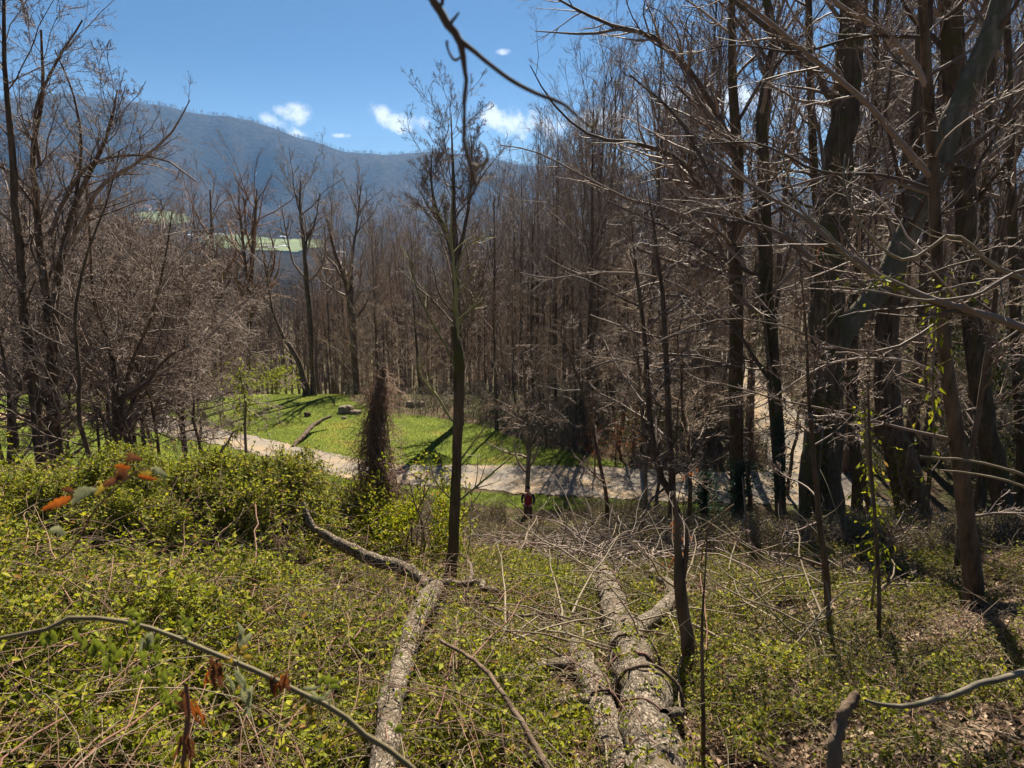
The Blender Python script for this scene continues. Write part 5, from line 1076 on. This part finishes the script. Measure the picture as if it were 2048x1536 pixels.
# ================================================================== PERSON
def skin_obj(name, pts, edges, rad, m, parent, sub=2, loc=None):
    me = bpy.data.meshes.new(name); me.from_pydata([tuple(p) for p in pts], edges, []); me.update(); o = link(name, me, parent)
    md = o.modifiers.new('skin', 'SKIN'); me.skin_vertices.new() if not me.skin_vertices else None
    for i, r_ in enumerate(rad): me.skin_vertices[0].data[i].radius = (r_, r_*.85) if not isinstance(r_, tuple) else r_
    me.skin_vertices[0].data[0].use_root = True
    s = o.modifiers.new('sub', 'SUBSURF'); s.levels = sub; s.render_levels = sub; me.materials.append(M[m]); return o
def person():
    p = at(1056, 1056, 28.0); p[2] = float(H(p[0], p[1])); e = None
    pts = [(0, 0, .95), (0, 0, 1.08), (0, 0, 1.25), (0, 0, 1.42), (0, .0, 1.49), (0, -.02, 1.58), (0, -.03, 1.68),      # pelvis .. head 0-6
           (-.19, 0, 1.41), (-.27, .02, 1.15), (-.2, -.14, 1.0), (-.13, -.2, .98),                                        # left arm 7-10
           (.19, 0, 1.41), (.27, .02, 1.15), (.2, -.14, 1.0), (.13, -.2, .98),                                            # right arm 11-14
           (-.1, 0, .88), (-.11, -.02, .5), (-.12, 0, .09), (-.13, -.14, .04), (.1, 0, .88), (.12, -.02, .5), (.13, 0, .09), (.15, -.14, .04)]
    ed = [(0, 1), (1, 2), (2, 3), (3, 4), (4, 5), (5, 6), (3, 7), (7, 8), (8, 9), (9, 10), (3, 11), (11, 12), (12, 13), (13, 14), (0, 15), (15, 16), (16, 17), (17, 18), (0, 19), (19, 20), (20, 21), (21, 22)]
    rad = [(.16, .11), (.14, .1), (.15, .11), (.13, .1), .055, .085, .08, .06, .042, .034, .03, .06, .042, .034, .03, .085, .055, .04, .04, .085, .055, .04, .04]
    # fingers on both hands, each its own chain rooted in the palm
    for hb, sx in ((10, 1), (14, -1)):
        hx, hy, hz = pts[hb]
        for f_ in range(5):
            i0 = len(pts); dy = (f_-2)*.016; l = [.05, .07, .078, .07, .055][f_]
            a = (hx+sx*.03, hy-.02+ (0 if f_ else .01), hz-dy); b_ = (hx+sx*(.03+l*.5), hy-.045, hz-dy*1.1); c = (hx+sx*(.03+l*.8), hy-.03, hz-dy*1.1-.01)
            pts += [a, b_, c]; ed += [(hb, i0), (i0, i0+1), (i0+1, i0+2)]; rad += [.009, .009, .007]
    body = skin_obj('person', pts, ed, rad, 'skin', None); body.location = tuple(p); body.rotation_euler = (0, 0, -.15); body.scale = (1.02, 1.02, 1.02)
    tag(body, 'standing person in a dark red top with navy sleeves, hands held together at the waist', 'person')
    skin_obj('shirt', [(0, 0, .9), (0, 0, 1.08), (0, 0, 1.25), (0, 0, 1.4), (0, 0, 1.47)], [(0, 1), (1, 2), (2, 3), (3, 4)], [(.2, .14), (.175, .135), (.19, .14), (.17, .125), (.07, .07)], 'red_cloth', body)
    for s in (-1, 1): skin_obj('sleeve', [(s*.14, 0, 1.42), (s*.2, 0, 1.4), (s*.275, .02, 1.15), (s*.215, -.115, 1.02)], [(0, 1), (1, 2), (2, 3)], [.07, .078, .062, .05], 'navy_cloth', body)
    skin_obj('trousers', [(0, 0, .94), (-.1, 0, .86), (-.11, -.02, .5), (-.12, 0, .1), (.1, 0, .86), (.12, -.02, .5), (.13, 0, .1)], [(0, 1), (1, 2), (2, 3), (0, 4), (4, 5), (5, 6)], [(.18, .13), .105, .08, .07, .105, .08, .07], 'jean', body)
    skin_obj('hair', [(0, .03, 1.60), (0, .02, 1.70), (0, .0, 1.755), (0, -.05, 1.775)], [(0, 1), (1, 2), (2, 3)], [(.075, .06), (.097, .09), (.088, .085), (.06, .04)], 'hair', body)
    G = Geo()                                                                                # face: nose, eyes, mouth
    G.tubes(np.array([[0, -.105, 1.665], [0, -.125, 1.64], [0, -.105, 1.625]]), np.array([.008, .014, .006]), 6).obj('nose', M['skin'], body)
    for s in (-1, 1):
        Geo().tubes(np.array([[s*.03-.011, -.105, 1.672], [s*.03, -.11, 1.673], [s*.03+.011, -.105, 1.672]]), np.array([.002, .007, .002]), 6).obj('eye', M['hair'], body)
        Geo().tubes(np.array([[s*.088, -.02, 1.63], [s*.096, -.01, 1.65], [s*.09, -.02, 1.68]]), np.array([.008, .014, .008]), 6).obj('ear', M['skin'], body)
    Geo().tubes(np.array([[-.025, -.1, 1.6], [0, -.108, 1.597], [.025, -.1, 1.6]]), np.array([.002, .006, .002]), 6).obj('mouth', M['maroon'], body)
person()

# ================================================================== HAZE
def haze():
    x0, x1, y0, y1, z0, z1 = -5400, 5400, -5400, 5400, -140, 900
    V = np.array([(x, y, z) for x in (x0, x1) for y in (y0, y1) for z in (z0, z1)])
    f = np.array([[0, 1, 3, 2], [4, 6, 7, 5], [0, 4, 5, 1], [2, 3, 7, 6], [0, 2, 6, 4], [1, 5, 7, 3]])
    m = bpy.data.materials.new('air'); m.use_nodes = True; t = m.node_tree; t.nodes.clear()
    v = N(t, 'ShaderNodeVolumePrincipled'); v.inputs['Color'].default_value = HAZE_COL; v.inputs['Density'].default_value = HAZE_D; v.inputs['Anisotropy'].default_value = .25
    o = N(t, 'ShaderNodeOutputMaterial'); t.links.new(v.outputs[0], o.inputs['Volume'])
    tag(link('haze', mesh('haze', V, f, m, False)), 'blue air over the valley', 'haze', kind='stuff')
HAZE_D = 7.5e-5; HAZE_COL = (.26, .52, 1.0, 1)
haze()
